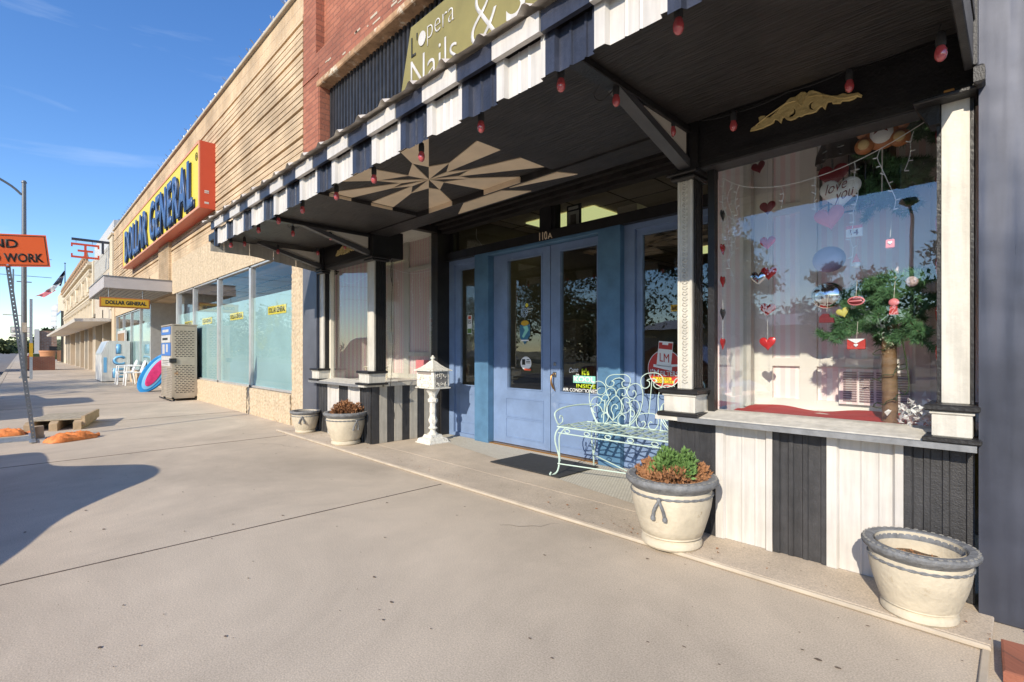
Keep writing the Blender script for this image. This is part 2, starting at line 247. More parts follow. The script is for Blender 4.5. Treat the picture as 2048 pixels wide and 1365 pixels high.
# ---------------- mesh helpers ----------------
class MB:
    def __init__(s): s.v = []; s.f = []; s.mi = []; s.cur = 0
    def add(s, vs, fs):
        o = len(s.v); s.v += [tuple(q) for q in vs]
        for f in fs: s.f.append(tuple(o + i for i in f)); s.mi.append(s.cur)
        return s
    def m(s, i): s.cur = i; return s
    def box(s, x0, x1, y0, y1, z0, z1):
        if x0 > x1: x0, x1 = x1, x0
        if y0 > y1: y0, y1 = y1, y0
        if z0 > z1: z0, z1 = z1, z0
        vs = [(x, y, z) for z in (z0, z1) for x, y in ((x0, y0), (x1, y0), (x1, y1), (x0, y1))]
        return s.add(vs, [(3, 2, 1, 0), (4, 5, 6, 7), (0, 1, 5, 4), (1, 2, 6, 5), (2, 3, 7, 6), (3, 0, 4, 7)])
    def bbox(s, x0, x1, y0, y1, z0, z1, b=.01):   # box with chamfered edges
        if x0 > x1: x0, x1 = x1, x0
        if y0 > y1: y0, y1 = y1, y0
        vs = []
        for z, i in ((z0, b), (z0 + b, 0), (z1 - b, 0), (z1, b)):
            vs += [(x0 + i, y0 + i, z), (x1 - i, y0 + i, z), (x1 - i, y1 - i, z), (x0 + i, y1 - i, z)]
        fs = [(3, 2, 1, 0), (12, 13, 14, 15)]
        for k in range(3):
            for j in range(4): fs.append((4 * k + j, 4 * k + (j + 1) % 4, 4 * k + 4 + (j + 1) % 4, 4 * k + 4 + j))
        return s.add(vs, fs)
    def quad(s, a, b, c, d): return s.add([a, b, c, d], [(0, 1, 2, 3)])
    def poly(s, pts): return s.add(pts, [tuple(range(len(pts)))])
    def prism(s, pts, ax, a, b):   # outline pts (2D) extruded along axis ax from a to b
        def P(p, t):
            if ax == 'y': return (p[0], t, p[1])
            if ax == 'x': return (t, p[0], p[1])
            return (p[0], p[1], t)
        n = len(pts); vs = [P(p, a) for p in pts] + [P(p, b) for p in pts]
        fs = [tuple(range(n))[::-1], tuple(range(n, 2 * n))] + [(i, (i + 1) % n, n + (i + 1) % n, n + i) for i in range(n)]
        return s.add(vs, fs)
    def tube(s, pts, r, n=6, closed=False):
        pts = [Vector(p) for p in pts]; k = len(pts); rs = r if isinstance(r, (list, tuple)) else [r] * k
        o = len(s.v); up = None
        for i, p in enumerate(pts):
            a = pts[i - 1] if (i > 0 or closed) else p; b = pts[(i + 1) % k] if (i < k - 1 or closed) else p
            t = (b - a).normalized() if (b - a).length > 1e-9 else Vector((0, 0, 1))
            if up is None: up = Vector((0, 0, 1)) if abs(t.z) < .9 else Vector((0, 1, 0))
            u = t.cross(up)
            if u.length < 1e-5: u = t.cross(Vector((1, .3, .2)))
            u.normalize(); v_ = u.cross(t).normalized(); up = v_
            for j in range(n):
                an = 2 * math.pi * j / n; s.v.append(tuple(p + u * (math.cos(an) * rs[i]) + v_ * (math.sin(an) * rs[i])))
        for i in range(k - (0 if closed else 1)):
            i2 = (i + 1) % k
            for j in range(n):
                s.f.append((o + i * n + j, o + i * n + (j + 1) % n, o + i2 * n + (j + 1) % n, o + i2 * n + j)); s.mi.append(s.cur)
        if not closed:
            s.f.append(tuple(o + j for j in range(n))[::-1]); s.mi.append(s.cur); s.f.append(tuple(o + (k - 1) * n + j for j in range(n))); s.mi.append(s.cur)
        return s
    def lathe(s, prof, c=(0, 0, 0), n=32, sx=1, sy=1, mod=None):
        o = len(s.v)
        for r, z in prof:
            for j in range(n):
                a = 2 * math.pi * j / n; q = r * (1 + (mod(a, z) if mod else 0)); s.v.append((c[0] + q * math.cos(a) * sx, c[1] + q * math.sin(a) * sy, c[2] + z))
        k = len(prof)
        for i in range(k - 1):
            for j in range(n): s.f.append((o + i * n + j, o + i * n + (j + 1) % n, o + (i + 1) * n + (j + 1) % n, o + (i + 1) * n + j)); s.mi.append(s.cur)
        s.f.append(tuple(o + j for j in range(n))[::-1]); s.mi.append(s.cur); s.f.append(tuple(o + (k - 1) * n + j for j in range(n))); s.mi.append(s.cur)
        return s
    def build(s, name, mats, parent=None, smooth=False, loc=None):
        me = bpy.data.meshes.new(name); me.from_pydata(s.v, [], s.f)
        if not isinstance(mats, (list, tuple)): mats = [mats]
        for q in mats: me.materials.append(M[q] if isinstance(q, str) else q)
        if len(mats) > 1:
            for p, i in zip(me.polygons, s.mi): p.material_index = i
        if smooth:
            me.polygons.foreach_set('use_smooth', [True] * len(me.polygons))
            try: me.set_sharp_from_angle(angle=R(38))
            except Exception: pass
        me.update()
        o = bpy.data.objects.new(name, me); scn.collection.objects.link(o)
        if parent is not None:
            o.parent = parent; L = Vector((0, 0, 0)); q = parent
            while q is not None: L += Vector(q.location); q = q.parent
            o.data.transform(Matrix.Translation(-L))   # geometry written in world space under an unrotated thing
        elif loc is not None:
            o.data.transform(Matrix.Translation(-Vector(loc))); o.location = loc
        return o
def tag(o, label, cat, group=None, kind=None):
    o['label'] = label; o['category'] = cat
    if group: o['group'] = group
    if kind: o['kind'] = kind
    return o
def thing(name, label, cat, loc=(0, 0, 0), group=None):
    o = bpy.data.objects.new(name, None); scn.collection.objects.link(o); o.location = loc; o.empty_display_size = .1
    return tag(o, label, cat, group)
def struct(o): o['kind'] = 'structure'; return o
def curve_pts(pts, k=5, closed=False):
    P = [Vector(p) for p in pts]; n = len(P); out = []
    rng = n if closed else n - 1
    for i in range(rng):
        p0 = P[i - 1] if (i > 0 or closed) else P[i]; p1 = P[i]; p2 = P[(i + 1) % n]; p3 = P[(i + 2) % n] if (i + 2 < n or closed) else P[(i + 1) % n]
        for j in range(k):
            t = j / k; out.append(.5 * ((2 * p1) + (p2 - p0) * t + (2 * p0 - 5 * p1 + 4 * p2 - p3) * t * t + (3 * p1 - p0 - 3 * p2 + p3) * t ** 3))
    if not closed: out.append(P[-1])
    return out
def text_mesh(name, body, x0, x1, z0, z1, y, mt, parent=None, bold=.0, ext=.002, face='y', shear=0., slope=0., spacing=1.):
    # lettering fitted to a box on the plane y=const (facing -y) or x=const (facing +x)
    cu = bpy.data.curves.new('t', 'FONT'); cu.body = body; cu.size = 1; cu.extrude = 0; cu.offset = bold; cu.shear = shear; cu.space_character = spacing; cu.resolution_u = 4
    ob = bpy.data.objects.new('t', cu); scn.collection.objects.link(ob)
    bpy.context.view_layer.update()
    me = bpy.data.meshes.new_from_object(ob.evaluated_get(bpy.context.evaluated_depsgraph_get())); bpy.data.objects.remove(ob)
    xs = [v.co.x for v in me.vertices]; ys = [v.co.y for v in me.vertices]
    a, b, c, d = min(xs), max(xs), min(ys), max(ys)
    bm = bmesh.new(); bm.from_mesh(me)
    if ext > 0:
        r = bmesh.ops.extrude_face_region(bm, geom=bm.faces[:])
        for e in r['geom']:
            if isinstance(e, bmesh.types.BMVert): e.co.z = -1
    bm.to_mesh(me); bm.free()
    for v in me.vertices:
        u = (v.co.x - a) / (b - a); t = (v.co.y - c) / (d - c); q = 0 if v.co.z > -.5 else ext
        h = z0 + (z1 - z0) * t; hz = x0 + (x1 - x0) * u
        if face == 'y': v.co = (hz, y + q, h + slope * (hz - x0))
        else: v.co = (y - q, hz, h + slope * (hz - x0))
    me.materials.clear(); me.materials.append(M[mt]); me.name = name
    o = bpy.data.objects.new(name, me); scn.collection.objects.link(o)
    if parent is not None:
        o.parent = parent; L = Vector((0, 0, 0)); q = parent
        while q is not None: L += Vector(q.location); q = q.parent
        me.transform(Matrix.Translation(-L))
    return o
def dup(root, loc, label=None, name=None):
    r = root.copy(); scn.collection.objects.link(r); r.location = loc
    if label: r['label'] = label
    for ch in root.children:
        c = ch.copy(); scn.collection.objects.link(c); c.parent = r
        for g in ch.children:
            d = g.copy(); scn.collection.objects.link(d); d.parent = c
    return r
BH= [[(-2.75, 0.416), (-2.815, 0.508), (-2.865, 0.612), (-2.881, 0.711), (-2.855, 0.795), (-2.804, 0.835), (-2.745, 0.829), (-2.7, 0.787), (-2.705, 0.738), (-2.74, 0.715), (-2.779, 0.717), (-2.794, 0.745), (-2.779, 0.77), (-2.759, 0.774)], [(-2.725, 0.415), (-2.789, 0.486), (-2.84, 0.572), (-2.86, 0.629)], [(-2.452, 0.437), (-2.38, 0.502), (-2.332, 0.576), (-2.31, 0.67), (-2.31, 0.753), (-2.336, 0.813), (-2.389, 0.834), (-2.443, 0.812), (-2.47, 0.76), (-2.447, 0.714), (-2.407, 0.701), (-2.376, 0.73), (-2.385, 0.764), (-2.407, 0.771), (-2.411, 0.754)], [(-2.479, 0.453), (-2.425, 0.475), (-2.371, 0.542), (-2.336, 0.614), (-2.345, 0.659), (-2.371, 0.684), (-2.411, 0.685), (-2.438, 0.656), (-2.425, 0.622), (-2.398, 0.617)], [(-2.642, 0.846), (-2.614, 0.835), (-2.623, 0.803), (-2.666, 0.793), (-2.7, 0.815), (-2.703, 0.852), (-2.676, 0.887), (-2.628, 0.904), (-2.562, 0.908), (-2.497, 0.907), (-2.452, 0.882), (-2.443, 0.847), (-2.456, 0.807), (-2.488, 0.792), (-2.52, 0.804), (-2.529, 0.835), (-2.506, 0.852)], [(-2.633, 0.848), (-2.599, 0.869), (-2.543, 0.876), (-2.497, 0.848)], [(-2.599, 0.488), (-2.657, 0.547), (-2.666, 0.611), (-2.638, 0.669), (-2.581, 0.713), (-2.534, 0.677), (-2.515, 0.615), (-2.534, 0.558), (-2.599, 0.488)], [(-2.599, 0.496), (-2.595, 0.537), (-2.623, 0.582), (-2.614, 0.623), (-2.581, 0.638), (-2.557, 0.62), (-2.562, 0.599), (-2.581, 0.602)], [(-2.581, 0.713), (-2.595, 0.76), (-2.623, 0.781), (-2.666, 0.776), (-2.691, 0.747), (-2.676, 0.719), (-2.647, 0.717), (-2.642, 0.738)], [(-2.585, 0.713), (-2.571, 0.762), (-2.534, 0.784), (-2.488, 0.778), (-2.476, 0.747), (-2.497, 0.719), (-2.52, 0.725), (-2.515, 0.741)], [(-2.666, 0.546), (-2.686, 0.634), (-2.657, 0.676), (-2.676, 0.711), (-2.715, 0.711), (-2.737, 0.679), (-2.715, 0.66), (-2.691, 0.67)], [(-2.799, 0.629), (-2.764, 0.62), (-2.74, 0.654), (-2.75, 0.682), (-2.794, 0.691), (-2.84, 0.668), (-2.86, 0.621)], [(-2.794, 0.543), (-2.82, 0.553), (-2.825, 0.59), (-2.784, 0.614), (-2.74, 0.597), (-2.715, 0.558), (-2.676, 0.554), (-2.649, 0.516), (-2.666, 0.474), (-2.705, 0.449), (-2.764, 0.456)], [(-2.72, 0.505), (-2.72, 0.533), (-2.676, 0.55)], [(-2.515, 0.56), (-2.497, 0.624), (-2.52, 0.662), (-2.511, 0.694), (-2.47, 0.706), (-2.438, 0.683), (-2.452, 0.659), (-2.474, 0.669)], [(-2.534, 0.558), (-2.461, 0.572), (-2.425, 0.603), (-2.389, 0.594), (-2.38, 0.564), (-2.398, 0.539), (-2.416, 0.553)], [(-2.479, 0.508), (-2.474, 0.536), (-2.506, 0.553), (-2.539, 0.526), (-2.543, 0.486), (-2.506, 0.458), (-2.443, 0.469)], [(-2.7, 0.434), (-2.657, 0.463), (-2.604, 0.476), (-2.543, 0.47), (-2.511, 0.438)]]
BT= [[(-2.23, 0.871), (-2.234, 0.735), (-2.241, 0.588)], [(-2.28, 0.865), (-2.255, 0.855), (-2.251, 0.825), (-2.28, 0.799), (-2.319, 0.806), (-2.338, 0.851), (-2.328, 0.894), (-2.285, 0.924), (-2.225, 0.933), (-2.167, 0.926), (-2.131, 0.894), (-2.127, 0.846), (-2.147, 0.808), (-2.184, 0.804), (-2.21, 0.827), (-2.207, 0.853), (-2.18, 0.858)], [(-2.28, 0.865), (-2.251, 0.879), (-2.2, 0.881), (-2.18, 0.858)], [(-2.31, 0.502), (-2.28, 0.515), (-2.268, 0.483), (-2.302, 0.451), (-2.341, 0.468), (-2.357, 0.512), (-2.345, 0.556), (-2.302, 0.577), (-2.242, 0.586), (-2.184, 0.583), (-2.151, 0.548), (-2.147, 0.496), (-2.176, 0.456), (-2.217, 0.455), (-2.238, 0.486), (-2.221, 0.516), (-2.2, 0.509)]]
GO= [(-1.057, 2.354), (-1.053, 2.365), (-1.036, 2.372), (-1.011, 2.373), (-1.008, 2.386), (-1.013, 2.412), (-1.003, 2.416), (-0.984, 2.412), (-0.981, 2.398), (-0.957, 2.394), (-0.937, 2.405), (-0.912, 2.424), (-0.883, 2.438), (-0.869, 2.457), (-0.856, 2.463), (-0.831, 2.46), (-0.816, 2.468), (-0.804, 2.475), (-0.789, 2.471), (-0.777, 2.458), (-0.765, 2.467), (-0.748, 2.464), (-0.734, 2.447), (-0.713, 2.435), (-0.688, 2.419), (-0.666, 2.406), (-0.641, 2.397), (-0.617, 2.4), (-0.595, 2.387), (-0.574, 2.383), (-0.556, 2.381), (-0.541, 2.364), (-0.544, 2.359), (-0.558, 2.367), (-0.574, 2.359), (-0.592, 2.358), (-0.622, 2.367), (-0.63, 2.359), (-0.66, 2.368), (-0.663, 2.38), (-0.685, 2.384), (-0.691, 2.37), (-0.696, 2.354), (-0.708, 2.373), (-0.722, 2.368), (-0.736, 2.353), (-0.757, 2.352), (-0.783, 2.356), (-0.804, 2.351), (-0.816, 2.357), (-0.834, 2.348), (-0.856, 2.348), (-0.874, 2.36), (-0.88, 2.375), (-0.896, 2.374), (-0.902, 2.351), (-0.918, 2.371), (-0.934, 2.379), (-0.941, 2.362), (-0.96, 2.357), (-0.973, 2.356), (-0.996, 2.351), (-1.029, 2.351)]
GH= [[(-0.865, 2.363), (-0.859, 2.378), (-0.843, 2.383), (-0.84, 2.396), (-0.846, 2.408), (-0.834, 2.405), (-0.827, 2.388), (-0.83, 2.368), (-0.843, 2.361), (-0.856, 2.36)], [(-0.771, 2.395), (-0.763, 2.407), (-0.748, 2.41), (-0.742, 2.405), (-0.754, 2.396), (-0.755, 2.38), (-0.745, 2.371), (-0.734, 2.377), (-0.739, 2.364), (-0.754, 2.364), (-0.767, 2.375)]]
SC= (-3.365, 2.365)
SB= [(-2.77, 1.946), (-3.053, 1.916), (-3.477, 1.925), (-3.851, 1.93), (-4.349, 1.894), (-4.305, 2.132), (-4.237, 2.346), (-4.155, 2.55), (-4.088, 2.873), (-3.702, 2.86), (-3.242, 2.862), (-2.781, 2.874), (-2.465, 2.856), (-2.511, 2.577), (-2.539, 2.371), (-2.571, 2.17)]
# ================= GROUND =================
def sheet(name, pts, z, mt):
    o = MB().poly([(x, y, z) for x, y in pts]).build(name, mt); return struct(o)
sheet('ground', [(-1500, -700), (700, -700), (700, 700), (-1500, 700)], -.17, 'dirtground')
sheet('road', [(-900, -14), (300, -14), (300, -.62), (-900, -.62)], -.155, 'asphalt')
for k in range(2): pass
mk = MB()
for i in range(24): mk.box(-6 - i * 12, -9 - i * 12, -7.4, -7.28, -.156, -.1505)
mk.box(-900, 300, -13.4, -13.3, -.156, -.1505)
struct(mk.build('road_marking', 'white'))
wk = MB(); wk.box(-420, 60, -.45, 9, -.18, 0)
wk.m(1)
for x in (-3.42, -6.85, -10.2, -13.6, -17., -20.4, -23.8, -27.2, -30.6, -34, -37.4, -41, -45, -49, -53, -57, -62, -68, -75, 0.6): 
    wk.m(1).box(x - .005, x + .005, -.45, 2.53 if x > -7.3 else 2.95, -.01, .0025)
rk = random.Random(77)
def crack(x, y, dx, dy, n_):
    pts = []; px_, py_ = x, y
    for i in range(n_): pts.append((px_, py_)); px_ += dx + rk.uniform(-.03, .03); py_ += dy + rk.uniform(-.035, .035)
    for i in range(n_ - 1):
        w0 = .0012 * math.sin(math.pi * (i + .3) / n_) + .0006; (a0, a1), (b0, b1) = pts[i], pts[i + 1]; L_ = math.hypot(b0 - a0, b1 - a1) or 1; nx_, ny_ = -(b1 - a1) / L_ * w0, (b0 - a0) / L_ * w0
        wk.poly([(a0 - nx_, a1 - ny_, .0026), (b0 - nx_, b1 - ny_, .0026), (b0 + nx_, b1 + ny_, .0026), (a0 + nx_, a1 + ny_, .0026)])
crack(-6.85, 1.9, .07, .018, 18); crack(-10.2, .7, .08, .04, 26); crack(-2.1, 2.5, -.03, -.05, 7)
struct(wk.build('sidewalk', ['concrete', 'joint']))
kb = MB(); kb.bbox(-420, 60, -.62, -.45, -.17, .004, .015); struct(kb.build('kerb', 'edge'))
# raised shop threshold with pale edge strip and mosaic entry
MB().bbox(-7.32, -.075, 2.585, 4.02, .004, .022, .004).build('threshold_slab', 'slab')['kind'] = 'structure'
eb = MB().bbox(-7.32, -.075, 2.56, 2.583, .003, .024, .006).bbox(-.10, -.076, 2.2, 2.583, .003, .012, .003); struct(eb.build('threshold_edge', 'edge'))
struct(MB().poly([(-5.3, 3.74, .026), (-1.62, 3.08, .026), (-1.62, 4.04, .026), (-5.3, 4.04, .026)]).build('mosaic_floor', 'tile'))
struct(MB().box(-5.34, -1.58, 3.0, 4.04, .012, .0235).build('entry_floor', 'slab'))
# gum spots and grit on the pavement: uncountable
gb = MB(); rr = random.Random(3)
for i in range(420):
    x = -rr.random() ** 1.7 * 26 + .6; y = rr.uniform(-.4, 2.5); r = rr.uniform(.0025, .009) if rr.random() < .85 else rr.uniform(.009, .014); k = 6; a0 = rr.random() * 6
    gb.poly([(x + r * rr.uniform(.6, 1.3) * math.cos(a0 + 6.283 * j / k), y + .6 * r * rr.uniform(.6, 1.3) * math.sin(a0 + 6.283 * j / k), .0036) for j in range(k)])
for i in range(90):
    x = rr.uniform(-7.2, -.2); y = rr.uniform(2.6, 2.9); r = rr.uniform(.003, .008); k = 5
    gb.poly([(x + r * math.cos(6.283 * j / k), y + .6 * r * math.sin(6.283 * j / k), .0233) for j in range(k)])
lf = MB()
for i in range(60):
    x = rr.choice((-1.41, -.3, -5.64, -6.83, -4.0, -2.0)) + rr.gauss(0, .3); y = 2.62 + abs(rr.gauss(0, .12)); a = rr.random() * 6; s_ = rr.uniform(.005, .012)
    if -5.3 < x < -1.6 or y < 2.86: lf.add([(x + s_ * math.cos(a + k) * (1 if k % 2 else .5), y + s_ * math.sin(a + k) * (1 if k % 2 else .5), .0265 + (.004 if k % 2 else 0)) for k in (0, 1, 2.4, 3.9)], [(0, 1, 2, 3)])
tag(lf.build('leaf_litter', 'dryleaf'), 'dry leaf crumbs scattered along the raised slab by the planters', 'litter', kind='stuff')
tag(gb.build('pavement_spots', 'gum'), 'dark gum spots and grit scattered over the concrete pavement', 'dirt', kind='stuff')
bb = MB(); bb.bbox(-.04, .3, 2.36, 2.62, .0, .05, .006)
bb.v = [(x - .04 * (y - 2.36), y, z + (.006 * math.sin(x * 70) if z > .04 else 0)) for x, y, z in bb.v]
tag(bb.build('loose_brick', 'redbrick'), 'rust red brick lying flat on the pavement at the foot of the dark steel wall', 'brick')

# ================= THE SHOP =================
shop = thing('shop_building', 'red brick shop with striped bays, blue doors and black ceilinged awning', 'building', (-3.5, 2.95, 0))
FY = 2.95
def P_(mb, name, mt, par=shop, smooth=False): return mb.build(name, mt, par, smooth)
# upper brick wall with recessed panel, opening and lintel
b = MB()
b.box(-7.34, -6.905, FY, 3.4, 2.75, 7.6); b.box(-6.905, -6.82, FY, 3.4, 2.75, 5.28)
b.box(-6.82, 1.5, FY, 3.4, 4.88, 5.28); b.box(-6.905, 1.5, 3.07, 3.4, 5.28, 7.6)
for z in (4.98,):
    b.box(-7.34, -6.82, FY - .012, FY, z, z + .07)
P_(b, 'brick_wall', 'redbrick')
b = MB()
b.box(-6.819, -6.80, 2.96, 3.2, 2.7, 4.79); P_(b, 'brick_reveal', 'redbrick')
M['stain'] = mat('stain', (.4, .24, .13), .9, var=.5, vs=9, dirt=((.6, .52, .4), 7, .55))
P_(MB().bbox(-6.86, 1.5, FY - .012, 3.22, 4.79, 4.88, .012), 'lintel', 'stain')
r2 = random.Random(5)
b = MB()
for i in range(26):
    x = -6.6 + r2.random() * 1.4 * (1 + i * .1); z = 4.90 + r2.uniform(0, .14)
    if i % 2: P_(MB().box(x, x + r2.uniform(.03, .2), FY - .004, FY + .01, z, z + r2.uniform(.010, .03)), 'mortar_patch', 'edge')
# corrugated dark cladding in the opening
def corr(x0, x1, z0, z1, y, period, depth, prof, axis='x', thick=.002):
    # prof: list of (fraction, 0..1 height out)
    mb = MB(); pts = []
    n = max(1, round((x1 - x0) / period)); p = (x1 - x0) / n
    for i in range(n):
        for f, h in prof: pts.append((x0 + (i + f) * p, y - depth * h))
    pts.append((x1, y - depth * prof[0][1]))
    return pts
def sheet_from(pts, z0, z1, mb=None, axis='x'):
    mb = mb or MB()
    for (a, b_), (c, d) in zip(pts, pts[1:]):
        if axis == 'x': mb.quad((a, b_, z0), (c, d, z0), (c, d, z1), (a, b_, z1))
        else: mb.quad((b_, a, z0), (d, c, z0), (d, c, z1), (b_, a, z1))
    return mb
trap = [(0, 0), (.3, 0), (.42, 1), (.88, 1)]
P_(sheet_from(corr(-6.80, 1.5, 0, 0, 3.12, .085, .035, trap), 2.6, 4.80), 'corrugated_cladding', 'blackbl')
# roof and backing so the shop is a closed volume
P_(MB().box(-7.34, 1.5, 3.42, 14, 3.3, 7.5), 'rear_volume', 'redbrick')
# side piers at pavement level
P_(MB().bbox(-7.30, -6.83, 2.925, 3.3, 0, 2.74, .006), 'painted_pier', mat('pierpaint', (.10, .105, .125), .45, var=.2, vs=3, bump=.2, bs=8))
P_(MB().box(-6.83, -6.795, 2.94, 3.3, 0, 2.4), 'pier_trim', 'navy')
# ---- bay bases: corrugated striped fronts
rib = [(0, 0), (.22, 0), (.27, .9), (.42, .9), (.47, 0), (.7, 0), (.76, .35), (.86, .35)]
def base_panel(x0, x1, col, yy=FY, z1=.69, z0=.024):
    w = x1 - x0
    if col == 'w': pr = [(0, .9), (.14, .9), (.17, 0), (.45, 0), (.47, .15), (.5, 0), (.68, 0), (.7, .15), (.73, 0), (.86, 0), (.9, .9)]
    else: pr = [(0, .5), (.12, .5), (.15, 0), (.28, 0), (.30, .3), (.38, .3), (.4, 0), (.55, 0), (.57, .3), (.65, .3), (.67, 0), (.88, 0), (.9, .5)]
    pts = [(x0 + f * w, yy - .022 * h) for f, h in pr] + [(x1, yy - .022 * pr[0][1])]
    return sheet_from(pts, z0, z1)
for x0, x1, c_ in [(-1.57, -1.262, 'b'), (-1.262, -.95, 'w'), (-.95, -.692, 'b'), (-.692, -.381, 'w'), (-.381, -.137, 'b')]:
    P_(base_panel(x0, x1, c_), 'stripe_panel', 'white' if c_ == 'w' else 'blackp')
for x0, x1, c_ in [(-6.8, -6.493, 'b'), (-6.493, -6.155, 'w'), (-6.155, -5.908, 'b'), (-5.908, -5.598, 'w'), (-5.598, -5.355, 'b')]:
    P_(base_panel(x0, x1, c_), 'stripe_panel', 'white' if c_ == 'w' else 'blackp')
ys = [2.95, 3.05, 3.15, 3.25, 3.36, 3.47, 3.58, 3.69, 3.8, 3.92, 4.03]
for i in range(10):
    P_(MB().bbox(-5.365, -5.345 + (.006 if i % 2 else 0), ys[i], ys[i + 1] - .003, .024, .70, .003), 'stripe_board', 'blackp' if i % 2 == 0 else 'grey_w')
P_(MB().box(-1.568, -1.548, 2.96, 4.0, .024, .70), 'stripe_board', 'blackp')
# sills
for (x0, x1, xr) in ((-1.6, -.13, None), (-6.86, -5.31, None)):
    P_(MB().prism([(2.83, .70), (2.83, .722), (2.845, .732), (3.07, .765), (3.07, .70)], 'x', x0, x1), 'sill', 'white_w')
P_(MB().prism([(2.826, .697), (2.822, .724), (2.83, .728), (2.83, .697)], 'x', -1.45, -.125), 'sill_edging', 'galv')
P_(MB().prism([(2.826, .697), (2.822, .724), (2.83, .728), (2.83, .697)], 'x', -6.87, -5.45), 'sill_edging', 'galv')
P_(MB().box(-5.50, -5.315, 3.1, 4.02, .70, .745), 'sill', 'white_w')
# pedestals and columns
def pedestal(x0, x1, y0=2.85, y1=3.06):
    P_(MB().bbox(x0 - .03, x1 + .03, y0 - .035, y1 + .02, .728, .75, .004), 'pedestal_plinth', 'black')
    b = MB().bbox(x0, x1, y0, y1, .75, .862, .004); b.bbox(x0 - .008, x1 + .008, y0 - .008, y1 + .008, .847, .862, .004)
    P_(b, 'pedestal', 'white_w')
    P_(MB().bbox(x0 - .025, x1 + .025, y0 - .025, y1 + .02, .862, .89, .006), 'pedestal_cap', 'black')
pedestal(-1.55, -1.35); pedestal(-.272, -.14); pedestal(-5.47, -5.23); pedestal(-6.80, -6.58)
def column(x0, x1, y0, y1, z1=2.2):
    b = MB().box(x0, x1, y0 - .001, y0 + .012, .89, z1); b.box(x0, x0 + .014, y0 - .008, y0, .89, z1); b.box(x1 - .014, x1, y0 - .008, y0, .89, z1)
    rr_ = random.Random(1); z = .92
    if x1 - x0 < .12:
        while z < z1 - .05:   # raised acanthus relief down the front
            xm = (x0 + x1) / 2
            for s_ in (-1, 1):
                b.tube([(xm, y0 - .002, z), (xm + s_ * .016, y0 - .006, z + .012), (xm + s_ * .012, y0 - .004, z + .028), (xm + s_ * .003, y0 - .005, z + .02)], .0035, 4)
            z += .034
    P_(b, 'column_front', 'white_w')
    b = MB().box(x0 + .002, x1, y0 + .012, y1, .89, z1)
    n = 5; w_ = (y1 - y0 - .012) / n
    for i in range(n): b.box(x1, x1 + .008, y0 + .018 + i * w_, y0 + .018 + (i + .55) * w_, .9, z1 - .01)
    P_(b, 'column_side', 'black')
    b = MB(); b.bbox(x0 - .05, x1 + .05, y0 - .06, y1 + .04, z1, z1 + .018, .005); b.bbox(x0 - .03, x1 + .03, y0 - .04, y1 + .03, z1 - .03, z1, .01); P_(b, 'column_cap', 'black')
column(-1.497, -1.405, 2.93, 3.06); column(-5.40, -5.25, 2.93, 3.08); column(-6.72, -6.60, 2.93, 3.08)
P_(MB().bbox(-.245, -.152, 2.92, 3.0, .89, 2.22, .003), 'column_front', 'white_w')
P_(MB().box(-.262, -.246, 2.93, 3.02, .80, 2.24).box(-.151, -.139, 2.925, 3.02, .89, 2.24), 'window_frame', 'black')
b = MB(); b.bbox(-.335, -.125, 2.84, 3.0, 2.215, 2.235, .005); b.prism([(-.33, 2.215), (-.25, 2.215), (-.25, 2.13), (-.285, 2.13)], 'y', 2.9, 2.99); P_(b, 'column_cap', 'black')
P_(MB().bbox(-.235, -.20, 2.885, 2.91, 2.236, 2.262, .002), 'wood_block', mat('woodblk', (.5, .22, .05), .8))
for bx in ((-5.44, -5.23, 3.3), (-1.5, -1.36, 3.2), (-6.74, -6.58, 3.1)): P_(MB().bbox(bx[0], bx[1], 2.9, bx[2], 2.222, 2.54, .004), 'column_block', 'black')
# header beams over the bays
for x0, x1 in ((-1.36, -.12), (-6.58, -5.44)):
    b = MB(); b.bbox(x0, x1, 2.93, 3.07, 2.23, 2.54, .002); b.box(x0, x1, 2.918, 2.93, 2.50, 2.54); b.box(x0, x1, 2.922, 2.93, 2.265, 2.28)
    P_(b, 'header_beam', 'black')
    P_(MB().box(x0, x1, 2.935, 3.065, 2.224, 2.229), 'header_underside', 'blackp')
# entry beam and mouldings above the transom
b = MB(); b.box(-5.23, -1.5, 2.86, 3.10, 2.47, 2.60)
b.box(-5.36, -1.5, 3.86, 4.0, 2.70, 2.80).box(-5.36, -1.5, 3.92, 4.03, 2.66, 2.70).box(-5.36, -1.5, 3.1, 4.1, 2.80, 2.86)
b.box(-5.36, -1.5, 3.80, 3.86, 2.745, 2.80)
P_(b, 'entry_ceiling', 'soffit')
# ---- awning
aw = P_(MB().box(-6.86, -.13, 1.64, 2.93, 2.52, 2.535), 'awning', 'soffit')
def A(mb, n, mt): return mb.build(n, mt, aw)
A(MB().box(-6.86, -4.27, 1.66, 2.86, 2.485, 2.52), 'ceiling_panel', 'soffit'); A(MB().box(-2.47, -.13, 1.66, 2.86, 2.485, 2.52), 'ceiling_panel', 'soffit')
b = MB()
for x in (-5.33, -1.44): b.bbox(x - .04, x + .04, 1.68, 2.9, 2.445, 2.484, .004)
b.box(-6.86, -.13, 1.62, 1.66, 2.44, 2.52)
A(b, 'ceiling_beam', 'black')
